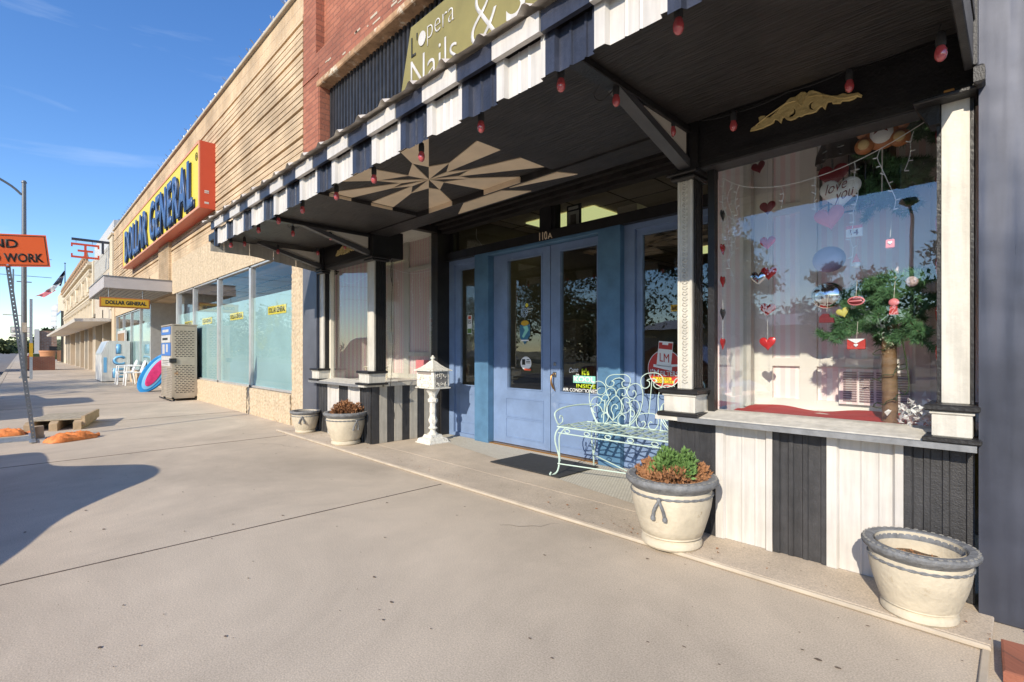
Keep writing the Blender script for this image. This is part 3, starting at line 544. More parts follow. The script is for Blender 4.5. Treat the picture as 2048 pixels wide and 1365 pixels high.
# star inlay on the ceiling of the awning
SCN = (-3.365, 2.365)
def clipseg(c, p, xr, yr):
    dx, dy = p[0] - c[0], p[1] - c[1]; t = 9
    for d, lo, hi, o_ in ((dx, xr[0], xr[1], c[0]), (dy, yr[0], yr[1], c[1])):
        if abs(d) > 1e-6: t = min(t, max((lo - o_) / d, (hi - o_) / d))
    return (c[0] + dx * t, c[1] + dy * t)
XR, YR = (-4.25, -2.48), (1.72, 2.85)
bd = [clipseg(SCN, q, XR, YR) for q in SB]
star = MB()
for i in range(16):
    a_, b_ = bd[i], bd[(i + 1) % 16]; ra = .26 if i % 2 == 0 else .45; rb = .45 if i % 2 == 0 else .26
    ia = (SCN[0] + (a_[0] - SCN[0]) * ra, SCN[1] + (a_[1] - SCN[1]) * ra); ib = (SCN[0] + (b_[0] - SCN[0]) * rb, SCN[1] + (b_[1] - SCN[1]) * rb)
    if i % 2 == 0:
        cx_, cy_ = (XR[0] if a_[0] < SCN[0] and b_[0] < SCN[0] else XR[1]), (YR[0] if a_[1] < SCN[1] and b_[1] < SCN[1] else YR[1])
        pts = [ia, a_]
        if abs(a_[0] - b_[0]) > .01 and abs(a_[1] - b_[1]) > .01: pts.append((cx_, cy_))
        pts += [b_, ib]; star.prism(pts, 'z', 2.5125, 2.519)
        for p, q in ((a_, b_),):
            if abs(p[1] - YR[1]) < .01 and abs(q[1] - YR[1]) < .01: star.box(min(p[0], q[0]), max(p[0], q[0]), 2.851, 2.859, 2.471, 2.5124)
            if abs(p[0] - XR[0]) < .01 and abs(q[0] - XR[0]) < .01: star.box(-4.269, -4.262, min(p[1], q[1]), max(p[1], q[1]), 2.486, 2.512)
    else: star.prism([SCN, ia, ib], 'z', 2.5125, 2.519)
# inverted continuation on the entry beam underside
for x0, x1, x2, x3 in ((-3.55, -3.05, -2.88, -3.86), (-2.60, -2.44, -2.36, -2.95)):
    star.prism([(x0, 2.875), (x1, 2.875), (x2, 3.06 if x0 < -3 else 3.02), (x3, 3.06 if x0 < -3 else 2.875)][:4], 'z', 2.463, 2.4695)
A(star, 'star_inlay', 'tan')
# skirt
xs_ = [-6.48, -6.32, -5.98, -5.75, -5.42, -5.17, -4.84, -4.58, -4.28, -4.01, -3.69, -3.44, -3.13, -2.87, -2.54, -2.27, -1.97, -1.71, -1.41, -1.155, -.85, -.60, -.30, -.14]
for i in range(len(xs_) - 1):
    x0, x1 = xs_[i], xs_[i + 1]; wh = i % 2 == 1; w_ = x1 - x0
    zo = .0105 * (-x0 - 1.5); zb = 2.285 + r2.uniform(-.006, .006) + zo * .8
    if wh: pr = [(0, .9), (.16, .9), (.19, 0), (.4, 0), (.42, .2), (.45, 0), (.6, 0), (.62, .2), (.65, 0), (.9, 0), (.92, .9)]
    else: pr = [(0, .8), (.2, .8), (.24, 0), (.45, 0), (.47, .3), (.5, .3), (.52, 0), (.75, 0), (.77, .3), (.8, .3), (.82, 0), (.94, 0), (.96, .8)]
    pts = [(x0 + f * w_, 1.605 - .025 * h) for f, h in pr] + [(x1, 1.605 - .02)]
    p = sheet_from(pts, zb, 2.465 + zo); p.m(0)
    # return edge on the left, and the trim board above
    p.box(x0 + .003, x1 - .003, 1.548 + (0 if wh else .004), 1.575, 2.456 + zo, 2.545 + zo)
    o = A(p, 'skirt_panel', 'white' if wh else 'navy')
b = MB(); pts = [(1.605, 2.5), (1.605, 2.31), (2.15, 2.33), (2.93, 2.22), (2.93, 2.5)]
for k in range(9):
    y0 = 1.64 + k * .145; zb = lambda y: 2.33 if y < 2.1 else 2.33 - (y - 2.1) * .13
    b.poly([(-6.86 + (.012 if k % 2 else 0), y0, zb(y0)), (-6.86 + (.012 if k % 2 else 0), y0 + .145, zb(y0 + .145)), (-6.86, y0 + .145, 2.53), (-6.86, y0, 2.53)])
A(b, 'end_skirt', 'grey_w')
A(MB().bbox(-6.48, -6.46, 1.6, 1.64, 2.32, 2.56, .002), 'skirt_corner', 'navy')
A(MB().bbox(-.165, -.135, 1.62, 2.84, 2.30, 2.484, .004), 'end_board', 'blackp')
# corrugated roof sheet
b = MB(); per = .288; x = -6.68; pr = [(0, 0), (.10, 1.0), (.16, 1.0), (.27, 0), (.55, .16), (.6, .16), (.78, 0)]
pts = []
while x < -.15:
    for f, h in pr: pts.append((x + f * per, h * .03 + r2.uniform(-.003, .003)))
    x += per
for (a_, h), (c_, h2) in zip(pts, pts[1:]):
    yf = 1.50; zo = .0105 * (-a_ - 1.5); zp = .0105 * (-c_ - 1.5)
    b.quad((a_, yf, 2.545 + zo + h), (c_, yf, 2.545 + zp + h2), (c_, 2.95, 3.15 + h2), (a_, 2.95, 3.15 + h))
A(b, 'roof_sheet', 'galvroof')
# diagonal brackets with tan infill
def bracket(x, w_=.07):
    b = MB(); y0, z0, y1, z1 = 2.90, 2.235, 2.10, 2.455; h = .055
    b.prism([(y0, z0), (y1, z1), (y1 + .03, z1 + .03), (y0, z0 + h)], 'x', x - w_ / 2, x + w_ / 2)
    b.m(1).prism([(2.895, 2.315), (2.40, 2.445), (2.895, 2.445)], 'x', x - .02, x + .02)
    b.m(2).box(x - .025, x + .025, 2.88, 2.9, 2.24, 2.45)
    A(b, 'bracket', [mat('brk', (.075, .075, .078), .5, var=.25, vs=6), 'cream', 'black'])
bracket(-1.44); bracket(-5.33); bracket(-6.65)
# ---- storefront (door plane)
DY = 4.10
sf = P_(MB().box(-5.36, -1.5, 3.98, 4.16, 2.30, 2.40).box(-5.36, -5.30, 3.92, 4.16, 0.024, 2.75).box(-5.30, -1.5, 4.06, 4.16, 2.74, 2.80).box(-3.62, -3.48, 4.0, 4.16, 2.40, 2.74)
        .box(-5.655, -5.36, 4.0, 4.16, 2.66, 2.8), 'transom_frame', 'black')
# black frame around bay return's end
P_(MB().box(-5.44, -5.30, 3.86, 3.92, .70, 2.72).box(-5.40, -5.30, 3.08, 3.92, 2.66, 2.74), 'corner_frame', 'black')
b = MB().box(-3.66, -3.62, 4.02, 4.08, 2.40, 2.74).box(-5.30, -5.22, 4.06, 4.10, 2.4, 2.74).box(-3.48, -3.44, 4.02, 4.08, 2.40, 2.74); P_(b, 'transom_mullion', 'black')
P_(MB().box(-5.22, -3.66, 4.105, 4.109, 2.4, 2.74), 'transom_glass', 'glassdoor'); P_(MB().box(-3.44, -1.5, 4.105, 4.109, 2.4, 2.74), 'transom_glass', 'glassdoor')
def opening(name, x0, x1, z0, z1, gx0, gx1, gz0, gz1, y0, y1, mt, gl='glassdoor', bead=.012):
    b = MB(); b.box(x0, gx0, y0, y1, z0, z1); b.box(gx1, x1, y0, y1, z0, z1); b.box(gx0, gx1, y0, y1, gz1, z1); b.box(gx0, gx1, y0, y1, z0, gz0)
    for a in ((gx0 - bead, gx0, gz0 - bead, gz1 + bead), (gx1, gx1 + bead, gz0 - bead, gz1 + bead), (gx0, gx1, gz1, gz1 + bead), (gx0, gx1, gz0 - bead, gz0)):
        b.box(a[0], a[1], y0 - .008, y0 - .0005, a[2], a[3])
    # recessed lower panel shown as routed lines
    o = P_(b, name, mt)
    g_ = MB().box(gx0 - .004, gx1 + .004, (y0 + y1) / 2, (y0 + y1) / 2 + .004, gz0 - .004, gz1 + .004).build('glass_pane', gl, o)
    return o
def molding(par, x0, x1, z0, z1, y, mt='blue'):
    b = MB()
    for a in ((x0, x1, z1 - .01, z1), (x0, x1, z0, z0 + .01), (x0, x0 + .01, z0 + .01, z1 - .01), (x1 - .01, x1, z0 + .01, z1 - .01)): b.box(a[0], a[1], y - .006, y, a[2], a[3])
    return b.build('panel_moulding', mt, par)
# left sidelight
b = MB().box(-5.30, -5.205, 4.05, 4.12, .024, 2.30).box(-5.205, -4.70, 4.05, 4.12, 2.245, 2.30).box(-5.205, -4.70, 4.05, 4.12, .024, .07); P_(b, 'sidelight_frame', 'blue')
o = opening('sidelight', -5.205, -4.70, .07, 2.245, -5.10, -4.745, .69, 2.17, 4.085, 4.115, 'blue'); molding(o, -5.14, -4.74, .2, .58, 4.085)
# teal posts, head casing
P_(MB().bbox(-4.70, -4.45, 3.98, 4.16, .024, 2.302, .004), 'door_post', 'teal'); P_(MB().bbox(-2.86, -2.61, 3.98, 4.16, .024, 2.302, .004), 'door_post', 'teal')
P_(MB().bbox(-4.45, -2.86, 3.98, 4.16, 2.262, 2.302, .006), 'door_head', 'teal')
P_(MB().box(-4.45, -2.86, 4.0, 4.12, .024, .04), 'door_sill', 'brass')
# doors
for x0, x1, gx0, gx1 in ((-4.445, -3.545, -4.2, -3.67), (-3.535, -2.865, -3.40, -2.93)):
    if x0 < -4: x0 = -4.445
    o = opening('door', x0, x1, .045, 2.258, gx0, gx1, .695, 2.175, 4.065, 4.11, 'blue')
    molding(o, gx0 - .03, gx1 + .03, .36, .58, 4.065); molding(o, gx0 - .03, gx1 + .03, .12, .35, 4.065)
    if x0 > -4:
        h = MB(); h.tube(curve_pts([(-3.48, 4.05, .88), (-3.48, 4.02, .87), (-3.48, 4.005, .83), (-3.475, 4.005, .78), (-3.47, 4.03, .73), (-3.468, 4.055, .70)], 4), [.006] * 4 + [.010] * 8 + [.012] * 5 + [.006] * 4, 8)
        h.build('door_handle', 'brass', o, True)
        h = MB(); h.bbox(-3.50, -3.455, 4.055, 4.064, .845, .90, .003); h.lathe([(.018, 0), (.018, .008), (.013, .012)], (0, 0, 0), 16); h.v[-48:] = [(-3.475 + x, 4.062 - z, .985 + y) for x, y, z in h.v[-48:]]
        h.build('lock', 'steel', o)
P_(MB().box(-3.545, -3.535, 4.08, 4.1, .045, 2.258), 'door_gap', 'dark')
# right sidelight
b = MB().box(-2.61, -2.50, 4.05, 4.12, .024, 2.302).box(-2.5, -1.5, 4.05, 4.12, 2.25, 2.302); P_(b, 'sidelight_frame', 'blue')
o = opening('sidelight', -2.50, -1.55, .024, 2.25, -2.435, -1.7, .73, 2.19, 4.085, 4.115, 'blue'); molding(o, -2.4, -1.7, .15, .6, 4.085)
# house number
text_mesh('house_number', '110', -3.62, -3.51, 2.306, 2.392, 3.972, 'tan', shop, bold=0, ext=.006)
text_mesh('house_number', 'A', -3.50, -3.44, 2.308, 2.365, 3.972, 'tan', shop, bold=0, ext=.006)
# ---- interior of the shop
b = MB(); b.box(-5.4, 0.6, 11.0, 11.1, 0, 3.1).box(-5.5, -5.4, 4.3, 11, 0, 3.1).box(.6, .7, 4.3, 11, 0, 3.1).box(-5.4, .6, 4.16, 11, -.02, .018)
P_(b, 'interior_wall', 'interior')
b = MB(); b.box(-5.4, .6, 4.16, 11, 2.98, 3.0); P_(b, 'interior_ceiling', 'ceil')
b = MB()
for i in range(10): b.box(-5.4, .6, 4.7 + i * .61, 4.715 + i * .61, 2.974, 2.98)
for i in range(10): b.box(-5.2 + i * .61, -5.19 + i * .61, 4.17, 11, 2.973, 2.98)
P_(b, 'ceiling_grid', 'interior')
for x, y in ((-5.0, 5.2), (-2.6, 6.6), (-4.3, 8.6), (-1.9, 5.0)): P_(MB().box(x, x + 1.2, y, y + .6, 2.96, 2.972), 'ceiling_light', 'lightp')
# dim furniture shapes seen through the glass
b = MB(); r3 = random.Random(9)
for i in range(9):
    x = -5.2 + i * .5; h = r3.uniform(.7, 1.7); y = r3.uniform(5.5, 8.5); b.bbox(x, x + r3.uniform(.25, .45), y, y + .4, .02, h, .02)
P_(b, 'counter', mat('counter', (.2, .13, .09), .6, var=.5, vs=4))
# ---- bays
def bay(x0, x1, yb, side, pw, zc=2.62):
    """display box; side=+1 : return glass on the right (+x), -1 : on the left."""
    P_(MB().box(x0, x1, 3.02, yb, .70, .735), 'bay_floor', 'panel')
    P_(MB().box(x0, x1, 3.08, yb + .1, zc + .06, zc + .10), 'bay_ceiling', 'panel')
    P_(MB().box(x0, x1, yb + .03, yb + .06, .70, zc + .06), 'bay_back_wall', 'pstripe' if side < 0 else 'pstripe_l')
    b = MB()
    for i_, (a, c, e, f) in enumerate(pw): b.box(a, c, yb + .0012 * i_, yb + .029, e, f)
    P_(b, 'bay_panelling', 'panel' if side < 0 else 'panel_l')
# right bay
bay(-1.33, .0, 3.70, -1, [(-1.33, -1.20, .735, 2.68), (-1.03, -.93, .735, 2.68), (-.44, -.36, .735, 2.2), (-1.20, -1.03, 1.02, 1.075), (-.93, -.44, 1.02, 1.075), (-1.2, -.36, .735, .80), (-1.20, -1.03, 2.05, 2.12), (-.93, -.44, 2.12, 2.19), (-.36, -.02, .735, 1.6), (-.36, -.30, 1.6, 2.3)])
P_(MB().box(-.02, .02, 3.0, 3.8, .7, 2.7), 'bay_side_wall', 'pstripe')
v = MB(); v.box(-.80, -.45, 3.676, 3.699, .79, 1.01)
P_(v, 'louvre_vent', 'pstripe')
v = MB()
for cx_ in (-.78, -.695, -.61, -.525):
    for k in range(13): v.box(cx_ + .004, cx_ + .074, 3.668, 3.6755, .81 + k * .0145, .8175 + k * .0145)
P_(v, 'louvre_slats', mat('louv', (.3, .22, .22), .8))
P_(MB().box(-1.285, -.262, 3.025, 3.029, .77, 2.24), 'bay_glass', 'glass')
P_(MB().box(-1.335, -1.331, 3.05, 3.62, .77, 2.66), 'bay_return_glass', 'glass')
P_(MB().box(-1.34, -1.30, 3.0, 3.05, .74, 2.66), 'window_frame', 'black')
P_(MB().bbox(-1.355, -1.305, 3.60, 3.66, .735, 2.66, .004), 'corner_post', 'white_w')
P_(MB().box(-1.57, -1.34, 3.62, 3.66, .7, 2.7), 'bay_side_wall', 'pstripe')
# left bay
bay(-6.70, -5.37, 3.95, 1, [(-6.70, -6.55, .735, 2.68), (-6.25, -6.12, .735, 2.68), (-5.62, -5.52, .735, 2.68), (-6.12, -5.62, 1.05, 1.11), (-6.12, -5.62, 2.25, 2.31), (-6.7, -5.4, .735, .80), (-5.52, -5.38, 2.5, 2.62)])
P_(MB().box(-6.74, -6.70, 3.0, 4.0, .7, 2.7), 'bay_side_wall', 'pstripe_l')
P_(MB().box(-6.56, -5.28, 3.035, 3.039, .77, 2.24), 'bay_glass', 'glass')
P_(MB().box(-5.362, -5.358, 3.10, 3.86, .745, 2.66), 'bay_return_glass', 'glass')
P_(MB().bbox(-6.59, -6.55, 3.0, 3.05, .75, 2.24, .003), 'window_frame', 'cream')
v = MB().box(-5.9, -5.62, 3.93, 3.949, .84, 1.0); P_(v, 'wall_vent', 'pinkp')
b = MB().bbox(-6.2, -5.9, 3.3, 3.5, .90, .92, .005)
for x, y in ((-6.18, 3.32), (-5.92, 3.32), (-6.18, 3.48), (-5.92, 3.48)): b.tube([(x, y, .735), (x + .01, y, .82), (x, y, .90)], [.012, .008, .014], 6)
tag(b.build('display_table', 'beige'), 'small tan carved side table standing inside the left striped display window', 'table')
# gold ornament on the right header
def ornament(dx, y, rnd=0):
    o2 = [(p[0] + dx, p[1]) for p in GO]
    bm = bmesh.new(); holes = [[(p[0] + dx, p[1]) for p in h] for h in GH]
    n_ = len(o2); b = MB()
    cu = bpy.data.curves.new('o', 'CURVE'); cu.dimensions = '2D'; cu.fill_mode = 'BOTH'; cu.extrude = .004; cu.bevel_depth = .003; cu.bevel_resolution = 1
    for lp in [o2] + holes:
        s_ = cu.splines.new('POLY'); s_.points.add(len(lp) - 1); s_.use_cyclic_u = True
        for p, q in zip(s_.points, lp): p.co = (q[0], q[1], 0, 1)
    ob = bpy.data.objects.new('o', cu); scn.collection.objects.link(ob); bpy.context.view_layer.update()
    me = bpy.data.meshes.new_from_object(ob.evaluated_get(bpy.context.evaluated_depsgraph_get())); bpy.data.objects.remove(ob); bm.free()
    for v_ in me.vertices: v_.co = (v_.co.x, y - .006 - v_.co.z, v_.co.y)
    me.materials.clear(); me.materials.append(M['gold']); o = bpy.data.objects.new('gold_ornament', me); scn.collection.objects.link(o)
    o.parent = shop; me.transform(Matrix.Translation(-Vector(shop.location)))
    # raised leaf veins
    b = MB(); 
    for pts in ([(-1.03, 2.372), (-.98, 2.40), (-.93, 2.42), (-.88, 2.44), (-.83, 2.44)], [(-.55, 2.37), (-.61, 2.375), (-.66, 2.40), (-.72, 2.43), (-.77, 2.44)], [(-.80, 2.40), (-.80, 2.44), (-.79, 2.468)], [(-.80, 2.40), (-.78, 2.44), (-.765, 2.465)], [(-.80, 2.40), (-.82, 2.43), (-.822, 2.46)], [(-.92, 2.405), (-.9, 2.43), (-.86, 2.452)], [(-.70, 2.405), (-.71, 2.43), (-.74, 2.455)]):
        b.tube(curve_pts([(x + dx, y - .014, z) for x, z in pts], 3), .0035, 5)
    b.build('ornament_vein', 'gold', o)
ornament(0, 2.925); ornament(-5.16, 2.925)
# dark steel wall to the right, part of the neighbouring frontage
sw = tag(MB().bbox(-.122, 2.2, 2.87, 3.1, 0, 4.2, .006).build('steel_wall', 'steelwall', loc=(1, 2.9, 0)), 'dark blue grey sheet steel wall panel at the right edge', 'wall')
tag(MB().bbox(-.135, -.123, 2.80, 2.9, 2.30, 2.9, .003).bbox(-.135, -.10, 2.80, 2.869, 2.22, 2.30, .01).build('bracket_plate', 'blackp', loc=(-.13, 2.85, 2.2)), 'black metal bracket plate screwed beside the steel wall at the awning end', 'bracket')
# sign board above awning
b = MB(); b.prism([(-4.70, 3.4), (-1.2, 3.4), (-1.2, 4.44), (-4.385, 4.44)], 'y', 2.86, 2.90)
sg = tag(b.build('shop_sign', 'olive', loc=(-3, 2.9, 3.4)), 'olive green shop sign board with white lettering above the awning', 'sign')
sg.rotation_euler = (0, 0, 0)
text_mesh('lettering', "L'", -4.37, -4.26, 4.12, 4.33, 2.853, 'print', sg, bold=-.005, ext=.004)
ov = MB().lathe([(.0, 0), (.062, .001), (.062, .006), (.0, .007)], (0, 0, 0), 24); ov.v = [(-4.175 + x, 2.8565 - z, 4.235 + y * 1.15) for x, y, z in ov.v]
ov.build('lettering', 'white', sg)
text_mesh('lettering', 'pera', -4.09, -3.66, 4.12, 4.315, 2.853, 'white', sg, bold=-.018, ext=.004)
text_mesh('lettering', 'Nails', -4.38, -3.62, 3.76, 4.08, 2.853, 'white', sg, bold=-.012, ext=.004)
text_mesh('lettering', '&', -3.42, -3.08, 3.80, 4.28, 2.853, 'white', sg, bold=-.022, ext=.004)
text_mesh('lettering', 'S', -2.97, -2.75, 3.80, 4.25, 2.853, 'white', sg, bold=-.0, ext=.004)
# ================= DISCOUNT STORE (tan brick) =================
dg = thing('discount_store', 'long tan brick store with stucco band, frosted windows and flat entrance canopy', 'building', (-18, 2.95, 0))
def D_(mb, n, mt, smooth=False): return mb.build(n, mt, dg, smooth)
D_(MB().box(-28, -7.342, 2.98, 3.5, 2.66, 6.40).box(-28, -7.342, 3.5, 30, 3.2, 6.2), 'brick_wall', 'tanbrick')
# projecting roman brick courses
b = MB(); z = 3.74; k = 0; rc = random.Random(4)
while z < 5.98:
    h = .079; gap = .017 if k % 4 else .05
    x = -28.0
    while x < -7.345:
        x2 = min(x + rc.uniform(.9, 2.6), -7.345)
        y0 = 2.95 - rc.uniform(0, .003); b.box(x, x2 - .001, y0 - .006, 2.98, z + rc.uniform(0, .0015), z + h)
        x = x2
    z += h + gap; k += 1
D_(b, 'brick_course', 'tanbrick')
zt = z
M['tanbrick2'] = brick_mat('tanbrick2', (.62, .46, .29), (.55, .39, .23), (.45, .33, .22), .06, .2, .005, bumpd=.006, off=.0)
D_(MB().box(-28, -7.342, 2.955, 2.98, zt, 6.40), 'soldier_course', 'tanbrick2')
D_(MB().bbox(-28.05, -7.342, 2.90, 3.55, 6.40, 6.46, .008), 'parapet_cap', 'edge')
sp = MB(); rs = random.Random(8)
x = -27.8
while x < -7.5:
    for j in range(3):
        dy = rs.uniform(-.09, .03); sp.tube([(x, 2.93, 6.46), (x + rs.uniform(-.03, .03), 2.93 + dy, 6.46 + rs.uniform(.05, .09))], .006, 4)
    x += rs.uniform(.3, .55)
D_(sp, 'bird_spikes', 'galv')
# smooth band then stucco
D_(MB().box(-28, -12.25, 2.945, 2.98, 3.50, 3.735).box(-12.25, -7.345, 2.948, 2.98, 3.50, 3.735), 'brick_band', 'tanbrick')
bb_ = MB(); x = -17.6
while x < -16.2: bb_.box(x, x + .06, 2.875, 2.945, 3.0, 4.3); x += .13
D_(bb_, 'vertical_ribs', 'tanbrick')
def rough(x0, x1, y, z0, z1, step, amp, mb=None, seed=1):
    mb = mb or MB(); rg = random.Random(seed); nx = max(1, int((x1 - x0) / step)); nz = max(1, int((z1 - z0) / step))
    o = len(mb.v)
    for j in range(nz + 1):
        for i in range(nx + 1): mb.v.append((x0 + (x1 - x0) * i / nx, y - rg.uniform(0, amp), z0 + (z1 - z0) * j / nz))
    for j in range(nz):
        for i in range(nx): a = o + j * (nx + 1) + i; mb.f.append((a, a + 1, a + nx + 2, a + nx + 1)); mb.mi.append(mb.cur)
    return mb
b = rough(-16.1, -7.305, 2.945, 2.66, 3.50, .03, .011); b.box(-16.1, -7.305, 2.946, 3.3, 2.66, 3.5); b.box(-7.75, -7.305, 2.95, 3.3, 0, 2.7)
rough(-7.75, -7.305, 2.945, .0, 2.66, .03, .013, b); 
D_(b, 'stucco_band', 'stucco')
b = MB(); rough(-15.7, -9.78, 2.915, 0, .47, .03, .013, b, 3); b.box(-15.7, -9.78, 2.92, 3.1, 0, .475); rough(-9.76, -7.76, 2.925, 0, .46, .03, .016, b, 5); b.box(-9.77, -7.75, 2.93, 3.1, 0, .465)
D_(b, 'stucco_plinth', 'stucco')
b = rough(-27.6, -19.4, 2.93, 0, .42, .06, .02); b.box(-27.6, -19.4, 2.935, 3.1, 0, .42); b.box(-28.3, -27.4, 2.9, 3.2, 0, 3.1); rough(-28, -19.4, 2.94, 2.62, 3.5, .07, .02, b); b.box(-28, -15.7, 2.945, 3.3, 2.70, 3.5)
D_(b, 'stucco_plinth', 'stucco_s')
mu_ = [-7.75, -9.76, -11.82, -13.90, -15.55]
def win(x0, x1, z0=.475, z1=2.655, film=True):
    p = D_(MB().box(x0, x0 + .05, 2.96, 3.05, z0, z1).box(x1 - .05, x1, 2.96, 3.05, z0, z1).box(x0, x1, 2.96, 3.05, z1 - .03, z1).box(x0, x1, 2.96, 3.05, z0, z0 + .035), 'window', 'alu')
    MB().box(x0 + .05, x1 - .05, 3.0, 3.004, z0 + .03, z1 - .03).build('window_glass', 'glassdg', p)
    if film: MB().box(x0 + .05, x1 - .05, 3.012, 3.014, z0 + .03, 2.08).build('privacy_film', 'film', p)
    return p
for a, c in zip(mu_[1:], mu_): win(a, c)
for x0, x1 in ((-21.4, -19.45), (-23.4, -21.4), (-25.4, -23.4), (-27.4, -25.4)): win(x0, x1, .45, 2.60)
# dollar label strips on the film
for x0, x1 in ((-8.97, -8.16), (-11.12, -10.30), (-13.27, -12.45), (-15.0, -14.2)):
    l_ = tag(MB().box(x0, x1, 3.006, 3.008, 1.735, 1.872).build('window_label', 'yellow', loc=((x0 + x1) / 2, 3.007, 1.8)), '', 'sign', 'yellow store name strips on the frosted windows')
    l_['label'] = {-8.97: 'largest yellow name strip on the frosted window pane nearest the stucco pier', -11.12: 'yellow name strip on the second frosted pane from the stucco pier', -13.27: 'yellow name strip on the third frosted pane, just right of the perforated locker top', -15.0: 'small yellow name strip on the narrow pane beside the store entrance'}[x0]
    text_mesh('lettering', 'DOLLAR GENERAL', x0 + .04, x1 - .04, 1.76, 1.848, 3.0045, 'print', l_, bold=.03, ext=.001)
for i, (x, z, w_, h_, mt_, lb_) in enumerate(((-8.35, .5, .22, .62, 'pl_white', 'white tall box standing behind the frosted pane nearest the pier'), (-8.85, .5, .2, .3, 'pinkp', 'pink tub behind the frosted pane nearest the pier'), (-9.2, .5, .22, .4, 'lime2', 'green tub behind the frosted pane nearest the pier'), (-10.6, .5, .3, .35, 'pl_white', 'white bottle shape low behind the second frosted pane'), (-12.8, .5, .5, 1.2, 'lime2', 'tall green shelf end seen through the third frosted pane'))):
    if 'lime2' not in M: M['lime2'] = mat('lime2', (.25, .4, .12), .6)
    tag(MB().bbox(x, x + w_, 3.06, 3.22, z, z + h_, .03).build('stock_item', mt_, loc=(x + w_ / 2, 3.14, z)), lb_, 'box')
# interior
D_(MB().box(-28, -7.76, 3.3, 9, 2.72, 2.76), 'interior_ceiling', 'ceil'); D_(MB().box(-28, -7.76, 9, 9.1, 0, 2.8).box(-7.8, -7.76, 3.1, 9, 0, 2.8), 'interior_wall', mat('dgint', (.35, .38, .38), .9)); D_(MB().box(-28, -7.76, 3.1, 9, .0, .02), 'interior_floor', 'ceil')
gr = MB()
for i in range(9): gr.box(-28, -7.8, 3.4 + i * .6, 3.44 + i * .6, 2.70, 2.7195)
for x in range(-27, -8, 2): gr.box(x, x + .04, 3.3, 9, 2.69, 2.6995)
D_(gr, 'ceiling_grid', 'dark')
# entrance recess
b = MB().box(-17.55, -17.45, 4.3, 4.4, 0, 2.7).box(-19.45, -19.35, 2.96, 4.4, 0, 2.7).box(-15.75, -15.6, 2.96, 4.4, 0, 2.7).box(-19.4, -15.7, 4.3, 4.4, 2.2, 2.3).box(-16.6, -16.54, 4.3, 4.4, 0, 2.2).box(-18.5, -18.44, 4.3, 4.4, 0, 2.2)
D_(b, 'entrance_frame', 'alu'); D_(MB().box(-19.4, -15.7, 4.34, 4.344, 0, 2.7), 'entrance_glass', 'glassdg')
vb = D_(MB().bbox(-26.4, -24.3, 2.90, 2.955, 1.45, 1.95, .01), 'window_unit', 'white')
sl2 = MB()
for i in range(9): sl2.box(-26.2 + i * .2, -26.1 + i * .2, 2.885, 2.899, 1.52, 1.84)
sl2.build('unit_slats', 'doorbr', vb)
# canopy
b = MB(); b.bbox(-19.9, -16.12, 1.50, 2.94, 2.72, 3.02, .006); cp = D_(b, 'canopy', mat('canopy', (.48, .44, .42), .6, var=.08, vs=3))
b = MB()
for i in range(12): b.box(-19.85, -16.16, 1.56 + i * .115, 1.655 + i * .115, 2.708, 2.719)
b.build('canopy_soffit', 'grey_w', cp)
MB().box(-19.92, -16.10, 1.48, 2.94, 3.02, 3.035).build('canopy_edge', 'steel', cp)
# big fascia sign
fs = thing('fascia_sign', 'large yellow fascia sign with blue letters and a red box frame', 'sign', (-17.3, 2.8, 4))
b = MB(); b.bbox(-22.71, -11.92, 2.66, 2.944, 4.10, 5.50, .006); b.build('sign_box', 'signred', fs)
b = MB().box(-22.75, -11.92, 2.64, 2.66, 4.10, 4.15).box(-22.75, -11.92, 2.64, 2.66, 5.45, 5.5).box(-11.98, -11.92, 2.64, 2.66, 4.15, 5.45).box(-22.75, -22.69, 2.64, 2.66, 4.15, 5.45); b.build('sign_rim', mat('rim', (.65, .3, .17), .5), fs)
MB().box(-22.69, -11.98, 2.655, 2.6595, 4.15, 5.45).build('sign_face', 'yellow', fs)
word = [('DOLLAR', -21.95, -17.75), ('GENERAL', -17.25, -12.35)]
for wd, x0, x1 in word:
    text_mesh('letter_back', wd, x0 + .07, x1 + .07, 4.15, 5.225, 2.625, 'dgnavy', fs, bold=.018, ext=.03, spacing=1.12)
    text_mesh('letter_front', wd, x0, x1, 4.20, 5.275, 2.60, 'dgblue', fs, bold=.02, ext=.024, spacing=1.12)
text_mesh('registered_mark', 'R', -12.2, -12.13, 5.18, 5.26, 2.652, 'print', fs, ext=.002)
rg = MB(); rg.tube([(-12.165 + .08 * math.cos(i * .4), 2.65, 5.22 + .08 * math.sin(i * .4)) for i in range(16)], .008, 4, True); rg.build('registered_ring', 'print', fs)
MB().box(-11.9199, -11.917, 2.74, 2.82, 4.20, 4.24).box(-11.9199, -11.917, 2.74, 2.82, 4.42, 4.44).box(-11.9199, -11.917, 2.74, 2.82, 4.45, 4.48).build('sign_plate', 'white', fs)
# hanging blade sign under canopy
hs = thing('hanging_sign', 'yellow box sign hanging under the flat canopy by the store entrance', 'sign', (-15.95, 1.9, 2.3))
MB().bbox(-16.25, -16.13, 1.42, 2.45, 2.235, 2.485, .006).build('sign_frame', mat('brownframe', (.4, .14, .03), .5), hs)
MB().box(-16.131, -16.122, 1.45, 2.42, 2.262, 2.458).build('sign_face', 'yellow2', hs)
text_mesh('lettering', 'DOLLAR GENERAL', 1.53, 2.37, 2.31, 2.41, -16.119, 'print', hs, bold=.045, ext=.003, face='x')
MB().tube([(-16.19, 1.6, 2.48), (-16.19, 1.6, 2.71)], .008).tube([(-16.19, 2.3, 2.48), (-16.19, 2.3, 2.71)], .008).build('hanger', 'steel', hs)

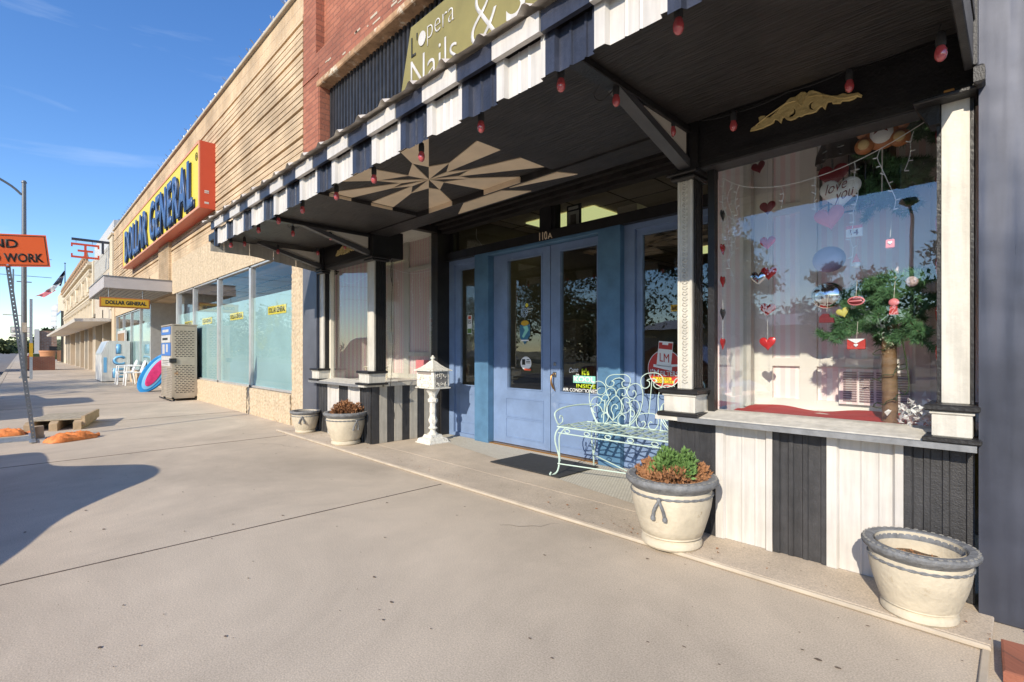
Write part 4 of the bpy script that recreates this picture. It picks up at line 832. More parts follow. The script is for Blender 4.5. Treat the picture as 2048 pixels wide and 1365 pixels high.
# ---- ice merchandiser
ic = thing('ice_merchandiser', 'white sloped front ice freezer chest with blue ICE letters', 'freezer', (-24, 2.5, 0))
pr = [(2.10, .03), (2.92, .03), (2.92, 1.50), (2.30, 1.50), (2.10, .98)]
MB().prism(pr, 'x', -25.3, -23.2).build('cabinet', 'ice', ic)
MB().prism([(2.115, .03), (2.12, 0), (2.9, 0), (2.9, .03)], 'x', -25.25, -23.25).build('base', 'dark', ic)
MB().prism([(2.093, .99), (2.115, 1.04), (2.285, 1.47), (2.27, 1.48), (2.10, 1.05)], 'x', -25.2, -23.3).build('sloped_door', 'alu', ic)
for ch, z in (('I', 1.04), ('C', .62), ('E', .16)):
    text_mesh('letter_shadow', ch, 2.40 if ch != 'I' else 2.50, 2.74 if ch != 'I' else 2.63, z - .014, z + .32, -23.195, 'dgblue', ic, bold=.03, ext=.003, face='x')
    text_mesh('letter', ch, 2.42 if ch != 'I' else 2.52, 2.76 if ch != 'I' else 2.64, z, z + .34, -23.188, 'iceblue', ic, bold=.03, ext=.003, face='x')
MB().box(-23.199, -23.194, 2.15, 2.24, .35, .9).build('sticker', 'iceblue', ic)
# ---- stack of white plastic chairs
def chair(loc, lab, lift=0):
    t = thing('plastic_chair', lab, 'chair', loc, 'white plastic garden chairs by the ice freezer')
    x, y, z0 = loc; z0 += 0
    S = MB(); S.bbox(x - .22, x + .22, y - .22, y + .2, z0 + .40, z0 + .43, .012); S.build('seat', 'pl_white', t)
    Bk = MB(); pts = [(x - .22, z0 + .42), (x + .22, z0 + .42), (x + .24, z0 + .68), (x + .17, z0 + .79), (x, z0 + .83), (x - .17, z0 + .79), (x - .24, z0 + .68)]
    Bk.prism(pts, 'y', y + .19, y + .215); Bk.v = [(a, b_ + (c_ - z0 - .42) * .3, c_) for a, b_, c_ in Bk.v]; Bk.build('backrest', 'pl_white', t)
    for sx in (-1, 1):
        MB().tube([(x + sx * .2, y + .2, z0 + .41), (x + sx * .25, y + .25, z0)], [.038, .024], 6).build('leg', 'pl_white', t)
        MB().tube([(x + sx * .2, y - .2, z0 + .41), (x + sx * .25, y - .24, z0)], [.038, .024], 6).build('leg', 'pl_white', t)
        MB().tube([(x + sx * .24, y - .22, z0 + .40), (x + sx * .25, y - .2, z0 + .63), (x + sx * .25, y + .22, z0 + .64)], .02, 6).build('armrest', 'pl_white', t)
    return t
chair((-21.35, 2.55, 0), 'white plastic garden chair on the pavement between the ice freezer and the pools')
chair((-20.6, 2.68, .0), 'white plastic garden chair tucked behind the leaning blue paddling pools')
# ---- paddling pools leaning
def pool(x, tilt, lab, ci, y=2.48):
    t = thing('paddling_pool', lab, 'paddling pool', (x, y, 0), 'plastic paddling pools leaning together')
    n = 40; v = MB()
    def ring(r1, r2, off):
        return [(math.cos(a) * r1, off, .6 + math.sin(a) * r2) for a in [6.2832 * i / n for i in range(n)]]
    def put(mb, rs_, nm, mt):
        for r1, r2, off in rs_: mb.v += ring(r1, r2, off)
        for k in range(len(rs_) - 1):
            for i in range(n): mb.f.append((k * n + i, k * n + (i + 1) % n, (k + 1) * n + (i + 1) % n, (k + 1) * n + i)); mb.mi.append(0)
        mb.f.append(tuple(range((len(rs_) - 1) * n, len(rs_) * n))); mb.mi.append(0)
        mb.v = [(x + a * .18 + c_ * .10 - b_ * .92 * 1, y + a * .52 + c_ * tilt + b_ * .35, c_ * .88) for a, b_, c_ in mb.v]; mb.build(nm, mt, t, True)
    put(MB(), [(.60, .62, 0), (.60, .62, -.14), (.56, .58, -.16)], 'shell', 'poolblue')
    put(MB(), [(.40, .52, -.17), (.38, .50, -.175)], 'rim_band', 'iceblue')
    put(MB(), [(.27, .42, -.185), (.25, .40, -.195)], 'basin', 'pink')
pool(-17.0, .42, 'bright blue plastic paddling pool with pink inside, leaning by the perforated locker', 0)
# ---- gas bottle locker
cg = thing('cylinder_locker', 'grey brown perforated steel gas cylinder locker with posters on the front', 'locker', (-13.85, 2.6, 0))
x0, x1, y0, y1, h = -14.45, -13.28, 2.42, 2.90, 1.70
b = MB()
for x in (x0, x1 - .04):
    for y in (y0, y1 - .04): b.box(x, x + .04, y, y + .04, .06, h)
b.bbox(x0 - .01, x1 + .01, y0 - .01, y1 + .01, h, h + .03, .004); b.box(x0, x1, y0, y1, .06, .09); b.build('frame', 'cage', cg)
# perforated side (faces +x)
b = MB()
def perf_x(xp, ya, yb, za, zb, rows, cols, mb):
    rh = (zb - za) / rows
    for r in range(rows):
        z_ = za + r * rh; mb.box(xp, xp + .003, ya, yb, z_, z_ + rh * .62)
        cw = (yb - ya) / cols; off = (r % 2) * .5
        for c in range(-1, cols + 1):
            p = ya + (c + off) * cw; a_, b_ = max(ya, p), min(yb, p + cw * .30)
            if b_ > a_: mb.box(xp, xp + .003, a_, b_, z_ + rh * .62, z_ + rh)
perf_x(x1 + .001, y0 + .05, y1 - .05, .97, 1.58, 15, 5, b); perf_x(x1 + .001, y0 + .05, y1 - .05, .16, .80, 16, 5, b)
b.box(x1 + .001, x1 + .004, y0 + .05, y1 - .05, .80, .97).box(x1 + .001, x1 + .004, y0 + .05, y1 - .05, 1.58, 1.69).box(x1 + .001, x1 + .004, y0 + .05, y1 - .05, .09, .16).box(x1 + .001, x1 + .004, y0 + .04, y0 + .05, .09, 1.69).box(x1 + .001, x1 + .004, y1 - .05, y1 - .04, .09, 1.69)
b.build('perforated_side', 'cage', cg)
b = MB(); rows = 16
for r in range(rows):
    z_ = .10 + r * .04; b.box(x0 + .04, x1 - .05, y0 - .002, y0 + .001, z_, z_ + .022)
    for c in range(16): p = x0 + .04 + (c + (r % 2) * .5) * .068; b.box(p, p + .03, y0 - .002, y0 + .001, z_ + .022, z_ + .04)
b.box(x0 + .04, x1 - .05, y0, y0 + .003, .74, 1.69); b.build('perforated_front', 'cage', cg)
MB().box(x0 + .03, x1 - .03, y0 + .1, y1 - .02, .09, 1.68).build('locker_inside', 'dark', cg)
MB().bbox(x1 - .09, x1 + .03, y0 - .04, y0 + .08, .86, .96, .006).build('latch', 'black', cg)
b = MB()
for x in (x0 + .05, x1 - .09):
    for y in (y0 + .03, y1 - .07): b.box(x, x + .05, y, y + .04, 0, .06)
b.box(x0, x1 + .04, y0 - .05, y0 - .03, .02, .04); b.build('foot', 'dark', cg)
for (a_, c_, mt) in ((1.50, 1.68, 'adblue'), (1.32, 1.49, 'white'), (1.02, 1.31, 'adblue'), (.78, 1.0, 'white')):
    MB().box(x0 + .06, x1 - .12, y0 - .012, y0 - .003, a_, c_).build('poster', mt, cg)
MB().box(x0 + .2, x0 + .45, y0 - .016, y0 - .012, 1.06, 1.28).box(x0 + .6, x0 + .8, y0 - .016, y0 - .012, 1.10, 1.28).box(x0 + .2, x1 - .3, y0 - .016, y0 - .012, 1.56, 1.62).build('poster_art', 'white', cg)
MB().box(x0 + .2, x1 - .3, y0 - .016, y0 - .012, .90, .91).box(x0 + .2, x1 - .3, y0 - .016, y0 - .012, .86, .87).box(x0 + .2, x1 - .4, y0 - .016, y0 - .012, .82, .83).box(x0 + .2, x1 - .4, y0 - .016, y0 - .012, 1.38, 1.43).build('poster_print', 'print', cg)

# ================= POTS =================
def pot(cx_, cy_, R_, H_, lab, knot=None, z0=.022, tilt=0, soilz=.93, grp='glazed cream planters with blue grey rims'):
    t = thing('planter_pot', lab, 'planter', (cx_, cy_, z0), grp)
    k = R_ / .254; hz = H_ / .385
    pf = [(0, 0), (.158, 0), (.168, .012), (.168, .030), (.160, .045), (.150, .052), (.157, .058), (.168, .062), (.166, .070), (.172, .074), (.184, .11), (.202, .17), (.216, .23), (.222, .28), (.222, .305), (.216, .33)]
    pf = [(r * k, z * hz + .0) for r, z in pf]
    q = MB().lathe(pf, (cx_, cy_, z0), 48); q.f.pop(); q.mi.pop(); q.build('pot_body', 'pot', t, True)
    rp = [(.214, .318), (.226, .335), (.245, .350), (.254, .362), (.256, .375), (.250, .386), (.232, .392), (.205, .388), (.192, .37), (.190, .34)]
    rp = [(r * k, z * hz) for r, z in rp]; 
    rm = MB().lathe(rp, (cx_, cy_, z0), 72, mod=lambda a, z: .004 * math.sin(a * 36) if z > .355 * hz else 0)
    rm.f = rm.f[:-2]; rm.mi = rm.mi[:-2]; rm.build('rim', 'potrim', t, True)
    rq = MB()
    for i in range(40):
        a = 6.2832 * i / 40; r_ = .2425 * k
        rq.tube([(cx_ + (r_ + .007 * k * math.cos(j * .9)) * math.cos(a) - .010 * k * math.sin(j * .9) * math.sin(a), cy_ + (r_ + .007 * k * math.cos(j * .9)) * math.sin(a) + .010 * k * math.sin(j * .9) * math.cos(a), z0 + .3895 * hz) for j in range(7)], .0014, 4, True)
    rq.build('rim_pattern', mat('rimpat', (.29, .275, .24), .8) if 'rimpat' not in M else M['rimpat'], t)
    ip = [(.193, .385), (.190, .30), (.186, .27)]; ip = [(r * k, z * hz) for r, z in ip]; q = MB().lathe(ip, (cx_, cy_, z0), 36); q.f = q.f[:-2]; q.mi = q.mi[:-2]; q.build('inner_wall', 'pot', t, True)
    band = MB(); n = 90
    for s_ in (0, 1): band.tube([(cx_ + (.2245 * k) * math.cos(6.2832 * i / n) , cy_ + .2245 * k * math.sin(6.2832 * i / n), z0 + (.300 * hz) + .0035 * math.sin(i * 6.2832 * 15 / n * 1 + s_ * 3.14)) for i in range(n)], .0046 * k, 5, True)
    band.build('rope_band', 'potrim', t, True)
    sl_ = MB().lathe([(.0, .001), (.187 * k, .001), (.187 * k, .0)], (cx_, cy_, z0 + soilz * H_ * .93), 30)
    sl_.v = [(x, y, z + random.uniform(-.006, .006)) for x, y, z in sl_.v]; sl_.build('soil', 'soil', t)
    if knot is not None:
        kb_ = MB()
        def kp(da, z): a = knot + da / k; r = (.2225 - max(0, .25 - z) * .16) * k + .010; return (cx_ + r * math.cos(a), cy_ + r * math.sin(a), z0 + z * hz)
        kb_.lathe([(.0, -.014), (.011, -.008), (.013, 0), (.011, .008), (0, .014)], kp(0, .298), 10)
        for da in (-.16, .12):
            kb_.tube([kp(0, .292), kp(da * .5, .26), kp(da * .8, .235), kp(da, .205)], [.008, .009, .009, .009], 7); e = kp(da * 1.04, .196); kb_.lathe([(0, -.016), (.012, -.012), (.013, 0), (.009, .012), (0, .016)], e, 10)
        kb_.build('rope_knot', 'potrim', t, True)
    return t
pot(-1.41, 2.675, .254, .385, 'large cream planter pot beside the bench, rope knot on front, holding green and dry plants', R(-78))
pot(-.30, 2.695, .198, .29, 'small cracked cream planter pot with bare soil, beside the dark steel wall', None, soilz=.78)
pot(-5.64, 2.77, .254, .375, 'large cream planter pot of dry brown succulents before the left striped bay', R(5))
pot(-6.83, 2.77, .195, .29, 'small cream planter pot with no plant, in front of the grey pier', R(-35), soilz=.8)
def tuft(name, lab, cat, c, rx, rz, n, mt, seed, s=.02, dome=1., up=.6, zs=1.):
    rg = random.Random(seed); b = MB()
    for i in range(n):
        a = rg.random() * 6.283; ph = math.acos(1 - rg.random() * .98); r = rg.uniform(.45, 1.15) * (1 + .22 * math.sin(a * 3 + seed) * math.sin(ph * 2.5 + seed))
        p = Vector((c[0] + rx * r * math.sin(ph) * math.cos(a), c[1] + rx * r * math.sin(ph) * math.sin(a), c[2] + rz * r * math.cos(ph) * zs))
        d = Vector((math.sin(ph) * math.cos(a), math.sin(ph) * math.sin(a), math.cos(ph) + up)).normalized()
        for k in range(4):
            d2 = (d + Vector((rg.uniform(-.9, .9), rg.uniform(-.9, .9), rg.uniform(-.5, .9)))).normalized(); L = s * rg.uniform(.6, 1.3)
            u = d2.cross(Vector((rg.uniform(-1, 1), rg.uniform(-1, 1), .3))).normalized() * L * .2
            q = p + d2 * L
            b.add([p - u * .5, p + d2 * L * .5 - u, q, p + d2 * L * .5 + u, p + u * .5], [(0, 1, 2, 3, 4)])
        if i % 5 == 0: b.tube([Vector(c) + Vector((rx * .3 * math.cos(a), rx * .3 * math.sin(a), -.01)), p], .0015, 3)
    return tag(b.build(name, mt, loc=c), lab, cat)
tuft('dry_plant', 'dry rust brown stonecrop filling the large pot beside the bench', 'plant', (-1.41, 2.675, .375), .175, .095, 2300, 'dryleaf', 2, .026)
tuft('green_plant', 'fresh green feathery plant growing in the pot beside the bench', 'plant', (-1.39, 2.66, .42), .105, .115, 1000, 'greenleaf', 3, .03)
tuft('dry_plant', 'dry light brown succulent clump in the pot before the left striped bay', 'plant', (-5.64, 2.77, .385), .16, .12, 1300, 'dryleaf', 5, .023)
tuft('dry_stubble', 'few dry plant stubs on the soil of the small cracked pot', 'plant', (-.30, 2.70, .235), .10, .012, 50, 'dryleaf', 6, .012)
dm = MB(); tag(MB().bbox(-3.66, -2.78, 3.30, 3.88, .027, .038, .004).build('door_mat', 'rubber', loc=(-3.2, 3.6, .03)), 'black ribbed rubber doormat lying before the blue double doors', 'doormat')
mtn, mtl, mtb = nodes(M['rubber'])

# ================= BENCH =================
bn = thing('garden_bench', 'pale mint wrought iron garden bench with scrollwork hearts on its back', 'bench', (-2.26, 3.6, .024))
TX = BT[0][1][0]
def scroll(lst, r, nm, mir=False):
    b = MB()
    for pl in lst:
        pts = [((2 * TX - x) if mir else x, 3.84 + (z - .45) * .12, z) for x, z in pl]
        b.tube(curve_pts(pts, 4), r, 6)
    b.build(nm, 'mint', bn, True)
scroll(BH, .0042, 'heart_scrollwork'); scroll(BH, .0042, 'heart_scrollwork', True); scroll(BT, .0042, 'centre_scrollwork')
SX0, SX1 = -2.88, 2 * TX + 2.88
b = MB(); sf_, sb_ = 3.40, 3.84; sz = .452
b.tube([(SX0, sf_, sz), (SX1, sf_, sz), (SX1, sb_, sz), (SX0, sb_, sz)], .0075, 6, True); b.build('seat_rail', 'mint', bn, True)
b = MB(); n = 14
for i in range(1, n):
    x = SX0 + (SX1 - SX0) * i / n; b.box(x - .013, x + .013, sf_, sb_, sz + .002, sz + .006)
b.build('seat_slats', 'mint', bn)
for j in range(1, 6):
    b = MB(); y = sf_ + (sb_ - sf_) * j / 6; pts = []
    for i in range(n * 4 + 1):
        x = SX0 + (SX1 - SX0) * i / (n * 4); pts.append((x, sz + .004 + .007 * math.cos(math.pi * i / 4 + (j % 2) * math.pi)))
    for (a_, c_), (e_, f_) in zip(pts, pts[1:]): b.quad((a_, y - .012, c_), (e_, y - .012, f_), (e_, y + .012, f_), (a_, y + .012, c_))
    b.build('seat_weave', 'mint', bn)
for xs, sg in ((SX0, 1), (SX1, -1)):
    o_ = sg * .03
    def S(pts): return curve_pts(pts, 5)
    b = MB(); b.tube(S([(xs + o_, sf_, sz), (xs, sf_ - .02, .40), (xs - sg * .0, sf_ - .03, .32), (xs + .02 * sg, sf_, .18), (xs + .02 * sg, sf_ - .02, .07), (xs, sf_ - .07, .033), (xs - .0 * sg, sf_ - .10, .045), (xs, sf_ - .085, .06)]), .0075, 6)
    b.tube(S([(xs + o_ + sg * .06, sf_, sz - .005), (xs + sg * .035, sf_ - .01, .38), (xs + sg * .03, sf_ - .01, .28), (xs + .025 * sg, sf_ + .005, .15)]), .006, 6); b.build('leg', 'mint', bn, True)
    b = MB(); b.tube(S([(xs + sg * .05, sb_, sz), (xs + sg * .04, sb_ + .01, .3), (xs + sg * .045, sb_ + .03, .15), (xs + sg * .03, sb_ + .06, .03)]), .0075, 6); b.tube(S([(xs + sg * .10, sb_, sz), (xs + sg * .09, sb_ + .005, .3), (xs + sg * .055, sb_ + .03, .16)]), .006, 6); b.build('leg', 'mint', bn, True)
    b = MB(); b.tube(S([(xs + sg * .06, sb_ + .02, .62), (xs + sg * .01, sb_ - .15, .625), (xs - .01 * sg, sf_ + .08, .61), (xs - .02 * sg, sf_ - .01, .57), (xs - .01 * sg, sf_, .50), (xs, sf_ + .02, .465)]), .007, 6)
    b.tube(S([(xs, sf_ + .03, .47), (xs, sf_ + .07, .49), (xs, sf_ + .07, .53), (xs, sf_ + .04, .545), (xs, sf_ + .03, .52)]), .005, 6); b.build('armrest', 'mint', bn, True)
b = MB(); b.tube([(SX0 + .02, sf_ - .01, .40), (SX1 - .02, sf_ - .01, .40)], .0055, 6)
for i in range(6):
    x = SX0 + .12 + i * (SX1 - SX0 - .24) / 5; b.tube([(x + .028 * math.cos(k * .63), sf_ - .01, .424 + .016 * math.sin(k * .63)) for k in range(10)], .0045, 5, True)
b.build('apron', 'mint', bn, True)
b = MB(); b.tube([(SX0 + .02, sf_ - .02, .13), (TX, 3.62, .10), (SX1 - .02, sf_ - .02, .13)], .0055, 6); b.tube([(SX0 + .05, sb_ + .03, .14), (TX, 3.62, .10), (SX1 - .05, sb_ + .03, .14)], .0055, 6); b.build('stretcher', 'mint', bn, True)
b = MB()
for x in (-2.70, -2.42, -2.12, -1.84): b.tube([(x, sb_, sz), (x, sb_ + .025, .66)], .005, 5)
b.build('back_stay', 'mint', bn, True)

# ================= PEDESTAL MAILBOX =================
mbx = thing('pedestal_mailbox', 'ornate white cast iron mailbox on a turned pedestal by the blue doors', 'mailbox', (-4.97, 3.55, .024))
cx_, cy_ = -4.97, 3.55
def sq(prof, mb): # square-section lathe
    o = len(mb.v)
    for r, z in prof: mb.v += [(cx_ - r, cy_ - r, z), (cx_ + r, cy_ - r, z), (cx_ + r, cy_ + r, z), (cx_ - r, cy_ + r, z)]
    for k in range(len(prof) - 1):
        for j in range(4): mb.f.append((o + 4 * k + j, o + 4 * k + (j + 1) % 4, o + 4 * k + 4 + (j + 1) % 4, o + 4 * k + 4 + j)); mb.mi.append(mb.cur)
    return mb
M['iron'] = mat('iron', (.74, .72, .66), .5, var=.25, vs=35, bump=.9, bs=45, dirt=((.25, .22, .17), 24, .58))
b = sq([(.0, .024), (.15, .024), (.15, .034), (.135, .038), (.13, .06), (.12, .075), (.085, .09), (.075, .12), (.0, .12)], MB()); b.build('foot', 'iron', mbx)
fl = lambda a, z: .05 * math.cos(a * 8)
b = MB().lathe([(.06, .115), (.062, .13), (.045, .145), (.032, .16), (.034, .18), (.052, .19), (.055, .20), (.036, .215), (.034, .24), (.05, .27), (.052, .30), (.038, .34), (.036, .37), (.040, .40), (.036, .48), (.04, .50), (.058, .51), (.06, .545), (.04, .56), (.045, .59), (.085, .66), (.10, .675), (.10, .69)], (cx_, cy_, 0), 24, mod=fl); b.build('pedestal', 'iron', mbx, True)
b = MB().bbox(cx_ - .19, cx_ + .19, cy_ - .125, cy_ + .125, .675, .69, .004).bbox(cx_ - .175, cx_ + .175, cy_ - .11, cy_ + .11, .69, .885, .006); 
b.build('box', 'iron', mbx)
b = MB().box(cx_ - .15, cx_ + .13, cy_ - .113, cy_ - .110, .70, .835)
rv = random.Random(2)
for i in range(26):
    x = cx_ - .13 + rv.random() * .24; z = .71 + rv.random() * .11; a = rv.random() * 6
    b.tube([(x, cy_ - .114, z), (x + .02 * math.cos(a), cy_ - .118, z + .02 * math.sin(a)), (x + .03 * math.cos(a + .8), cy_ - .114, z + .03 * math.sin(a + .8))], .004, 4)
b.build('front_relief', 'iron', mbx)
MB().box(cx_ - .145, cx_ + .12, cy_ - .1135, cy_ - .1105, .845, .872).build('letter_slot', mat('slot', (.3, .25, .22), .6), mbx)
b = MB().box(cx_ + .1755, cx_ + .178, cy_ - .085, cy_ + .085, .705, .875); b.build('side_panel', mat('sidep', (.2, .19, .18), .6, var=.3, vs=30), mbx)
b = MB()
for i in range(24):
    y = cy_ - .07 + rv.random() * .14; z = .72 + rv.random() * .14; a = rv.random() * 6
    b.tube([(cx_ + .178, y, z), (cx_ + .183, y + .02 * math.cos(a), z + .02 * math.sin(a)), (cx_ + .178, y + .032 * math.cos(a + .9), z + .03 * math.sin(a + .9))], .004, 4)
b.build('side_relief', 'iron', mbx)
b = MB(); pr_ = [(1.13, .885), (1.13, .895), (.98, .905), (.70, .93), (.42, .965), (.2, 1.0), (.10, 1.01), (.0, 1.012)]
o = 0
for f, z in pr_: b.v += [(cx_ - .175 * f, cy_ - .125 * f, z), (cx_ + .175 * f, cy_ - .125 * f, z), (cx_ + .175 * f, cy_ + .125 * f, z), (cx_ - .175 * f, cy_ + .125 * f, z)]
for k in range(len(pr_) - 1):
    for j in range(4): b.f.append((4 * k + j, 4 * k + (j + 1) % 4, 4 * k + 4 + (j + 1) % 4, 4 * k + 4 + j)); b.mi.append(0)
b.build('roof', 'iron', mbx)
MB().lathe([(0, 1.0), (.02, 1.01), (.015, 1.02), (.028, 1.03), (.03, 1.045), (.016, 1.055), (.014, 1.065), (0, 1.075)], (cx_, cy_, 0), 12).build('finial', 'iron', mbx, True)

# ================= STRING OF RED LAMPS =================
sl_t = thing('string_lights', 'black cable string of red glass bulbs hung along the awning', 'string lights', (-3.5, 2.0, 2.4))


BP = [(-0.858,1.680,2.289),(-1.403,1.680,2.285),(-1.933,1.680,2.273),(-2.465,1.680,2.268),(-3.017,1.680,2.272),(-3.571,1.680,2.282),(-4.199,1.680,2.305),(-4.743,1.680,2.314),(-5.279,1.680,2.321),(-6.183,1.680,2.310),
 (-1.420,2.13,2.382),(-1.42,2.709,2.405),(-1.131,2.860,2.394),(-0.579,2.860,2.409),(-.212,2.5,2.26),(-5.35,2.041,2.36),(-5.35,2.448,2.385),(-6.459,1.9,2.40),(-6.5,2.296,2.369),(-6.5,2.8,2.42),(-5.846,2.86,2.416)]
rb = random.Random(12)
for (x, y, z) in BP:
    t = z + .005; tx, ty = rb.uniform(-.004, .004), rb.uniform(-.004, .004)
    s_ = MB().lathe([(.009, .072), (.0145, .066), (.0165, .05), (.0165, .022), (.014, .016)], (x, y, t), 12).tube([(x - .006, y, t + .07), (x, y, t + .10)], .002, 4).build('socket', 'rubber', sl_t, True)
    MB().lathe([(0, -.042), (.008, -.040), (.0165, -.030), (.0205, -.014), (.019, .0), (.014, .014), (.0125, .02)], (x, y, t), 16).build('bulb', 'bulb', s_, True)
    MB().lathe([(0, -.03), (.007, -.026), (.008, -.012), (.004, 0), (0, .006)], (x, y, t), 8).build('filament_mount', 'pinkp', s_, True)
def cable(pts, sag, b):
    for a_, c_ in zip(pts, pts[1:]):
        a_, c_ = Vector(a_), Vector(c_); b.tube([a_.lerp(c_, i / 8) - Vector((0, 0, sag * 4 * (i / 8) * (1 - i / 8))) for i in range(9)], .0028, 5)
b = MB(); up = lambda p, d=.105: (p[0], p[1], p[2] + d)
cable([up(q) for q in BP[:10]], .02, b); cable([up(BP[10]), (-1.42, 2.4, 2.50), up(BP[11]), (-1.36, 2.88, 2.50), (-1.131, 2.885, 2.47), (-.86, 2.89, 2.49), (-.579, 2.885, 2.50), (-.25, 2.88, 2.51), up(BP[14])], .012, b)
cable([up(BP[15]), up(BP[16]), (-5.4, 2.86, 2.5), up(BP[20]), up(BP[19]), up(BP[18]), up(BP[17])], .015, b)
b.tube(curve_pts([(-5.33, 1.98, 2.47), (-5.42, 2.02, 2.43), (-5.5, 2.08, 2.46), (-5.42, 2.12, 2.44), (-5.3, 2.1, 2.46)], 5), .003, 5)
b.tube(curve_pts([(-1.45, 2.05, 2.45), (-1.52, 2.08, 2.42), (-1.5, 2.12, 2.40), (-1.42, 2.12, 2.44), (-1.40, 2.08, 2.46)], 5), .003, 5)
b.build('cable', 'rubber', sl_t, True)
# loose cord hanging by the left bay
tag(MB().tube(curve_pts([(-5.20, 3.12, 2.2), (-5.22, 3.14, 1.95), (-5.19, 3.13, 1.9), (-5.22, 3.12, 2.05), (-5.2, 3.14, 2.18), (-5.215, 3.13, 1.5), (-5.20, 3.14, 1.2), (-5.21, 3.13, .9), (-5.29, 3.16, .6), (-5.28, 3.2, .45), (-5.285, 3.22, .3)], 6), .003, 5).build('cord', 'rubber', loc=(-5.2, 3.13, 1)), 'thin dark cord hanging loose down the corner of the left bay', 'cord')

# ================= WINDOW DISPLAY (right bay) =================
def heart_pts(r, n=36):
    o = []
    for i in range(n):
        t = 6.28318 * i / n; o.append((r * (16 * math.sin(t) ** 3) / 16, r * (13 * math.cos(t) - 5 * math.cos(2 * t) - 2 * math.cos(3 * t) - math.cos(4 * t) + 2) / 16))
    return o
def heart_mesh(c, r, mt, th=.012, name='heart', parent=None, ax='y', rot=0, smooth=True):
    b = MB(); o = heart_pts(r); cs, sn = math.cos(rot), math.sin(rot)
    def q(x, z, d):
        x, z = x * cs - z * sn, x * sn + z * cs
        return (c[0] + x, c[1] + d, c[2] + z) if ax == 'y' else (c[0] + d, c[1] + x, c[2] + z)
    rings = [(.0, -th), (.5, -th * .9), (.85, -th * .5), (1, 0), (.85, th * .5), (0, th * .9)]
    n = len(o)
    for f, d in rings: b.v += [q(x * f, z * f, d) for x, z in o]
    for k in range(len(rings) - 1):
        for i in range(n): b.f.append((k * n + i, k * n + (i + 1) % n, (k + 1) * n + (i + 1) % n, (k + 1) * n + i)); b.mi.append(0)
    return b.build(name, mt, parent, smooth)
def garland(name, lab, hs_, r, cord, ax='y', mats=None):
    x, y, z = hs_[0]; t = thing(name, lab, 'garland', (x, y, hs_[-1][2]))
    b = MB(); b.tube([(x, y, cord)] + [(a, b_, c_) for a, b_, c_ in hs_], .0012, 3); b.build('thread', 'white', t)
    for i, h in enumerate(hs_): heart_mesh(h, r, (mats[i] if mats else 'foil'), .007, 'foil_heart', t, ax, rot=rb.uniform(-.12, .12))
garland('heart_garland', 'vertical garland of red foil hearts behind the left part of the right window', [(-1.097, 3.3, 2.006), (-1.097, 3.3, 1.789), (-1.09, 3.3, 1.60), (-1.097, 3.3, 1.377), (-1.097, 3.3, 1.166)], .047, 2.6, mats=['maroon', 'foil', 'foil', 'foil', 'foil'])
garland('heart_garland', 'vertical garland of dim hearts against the side pane of the right window', [(-1.29, 3.1, 1.96), (-1.29, 3.1, 1.75), (-1.29, 3.1, 1.55), (-1.29, 3.1, 1.35), (-1.29, 3.1, 1.166)], .040, 2.6, 'x', ['cardark', 'foil', 'foil', 'cardark', 'foil'])
garland('heart_garland', 'vertical garland of red hearts at the far right edge of the window', [(-.275, 3.1, 2.13), (-.275, 3.1, 1.92), (-.275, 3.1, 1.72), (-.275, 3.1, 1.52), (-.275, 3.1, 1.30), (-.275, 3.1, 1.115)], .043, 2.6, 'x', ['maroon', 'maroon', 'foil', 'foil', 'foil', 'foil'])
tag(heart_mesh((-1.15, 3.3, 2.27), .042, 'maroon', .006, 'hanging_heart', None, rot=.2), 'small dark red heart turned sideways high at the left of the right window', 'heart')
tag(heart_mesh((-1.15, 3.3, 1.575), .05, 'foilg', .008, 'hanging_heart', None), 'silver violet heart hanging beside the middle red foil heart of the garland', 'heart')
tag(heart_mesh((-.745, 3.28, 2.34), .07, 'maroon', .008, 'hanging_heart', None), 'dark red heart hanging at the top of the wire gazebo', 'heart')
tag(heart_mesh((-.735, 3.25, 2.10), .075, 'maroon', .008, 'hanging_heart', None), 'dark red heart hanging inside the lower wire gazebo', 'heart')
hb = tag(heart_mesh((-.70, 3.24, 1.99), .10, 'pl_white', .03, 'heart_balloon', None), 'white heart balloon with love you in red script', 'balloon')
text_mesh('lettering', 'love', -.765, -.66, 1.99, 2.045, 3.208, 'maroon', hb, ext=.001, shear=.3, bold=-.01, slope=.25); text_mesh('lettering', 'you', -.72, -.63, 1.925, 1.985, 3.208, 'maroon', hb, ext=.001, shear=.3, bold=-.01, slope=.25)
tag(heart_mesh((-.745, 3.22, 1.86), .075, 'pinkp', .02, 'pink_heart', None, rot=.15), 'bright pink paper heart below the white love you balloon', 'heart')
# bear balloon (plain teddy)
BZ = .10
tb = thing('bear_balloon', 'brown foil teddy bear balloon on a stick with a red bow tie', 'balloon', (-.5, 3.2, 2.2))
def disc(c, rx, rz, ry, mt, nm, par):
    b = MB(); prf = []
    for k in range(9):
        a = -math.pi / 2 + math.pi * k / 8; prf.append((math.cos(a), math.sin(a)))
    n = 24
    for r, h in prf: b.v += [(c[0] + rx * r * math.cos(6.2832 * i / n), c[1] + ry * h, c[2] + rz * r * math.sin(6.2832 * i / n)) for i in range(n)]
    for k in range(8):
        for i in range(n): b.f.append((k * n + i, k * n + (i + 1) % n, (k + 1) * n + (i + 1) % n, (k + 1) * n + i)); b.mi.append(0)
    return b.build(nm, mt, par, True)
disc((-.50, 3.18, 2.380), .10, .085, .03, 'bearbr', 'head', tb); disc((-.50, 3.155, 2.360), .05, .035, .02, 'bearlt', 'muzzle', tb); disc((-.50, 3.133, 2.375), .012, .009, .006, 'black', 'nose', tb)
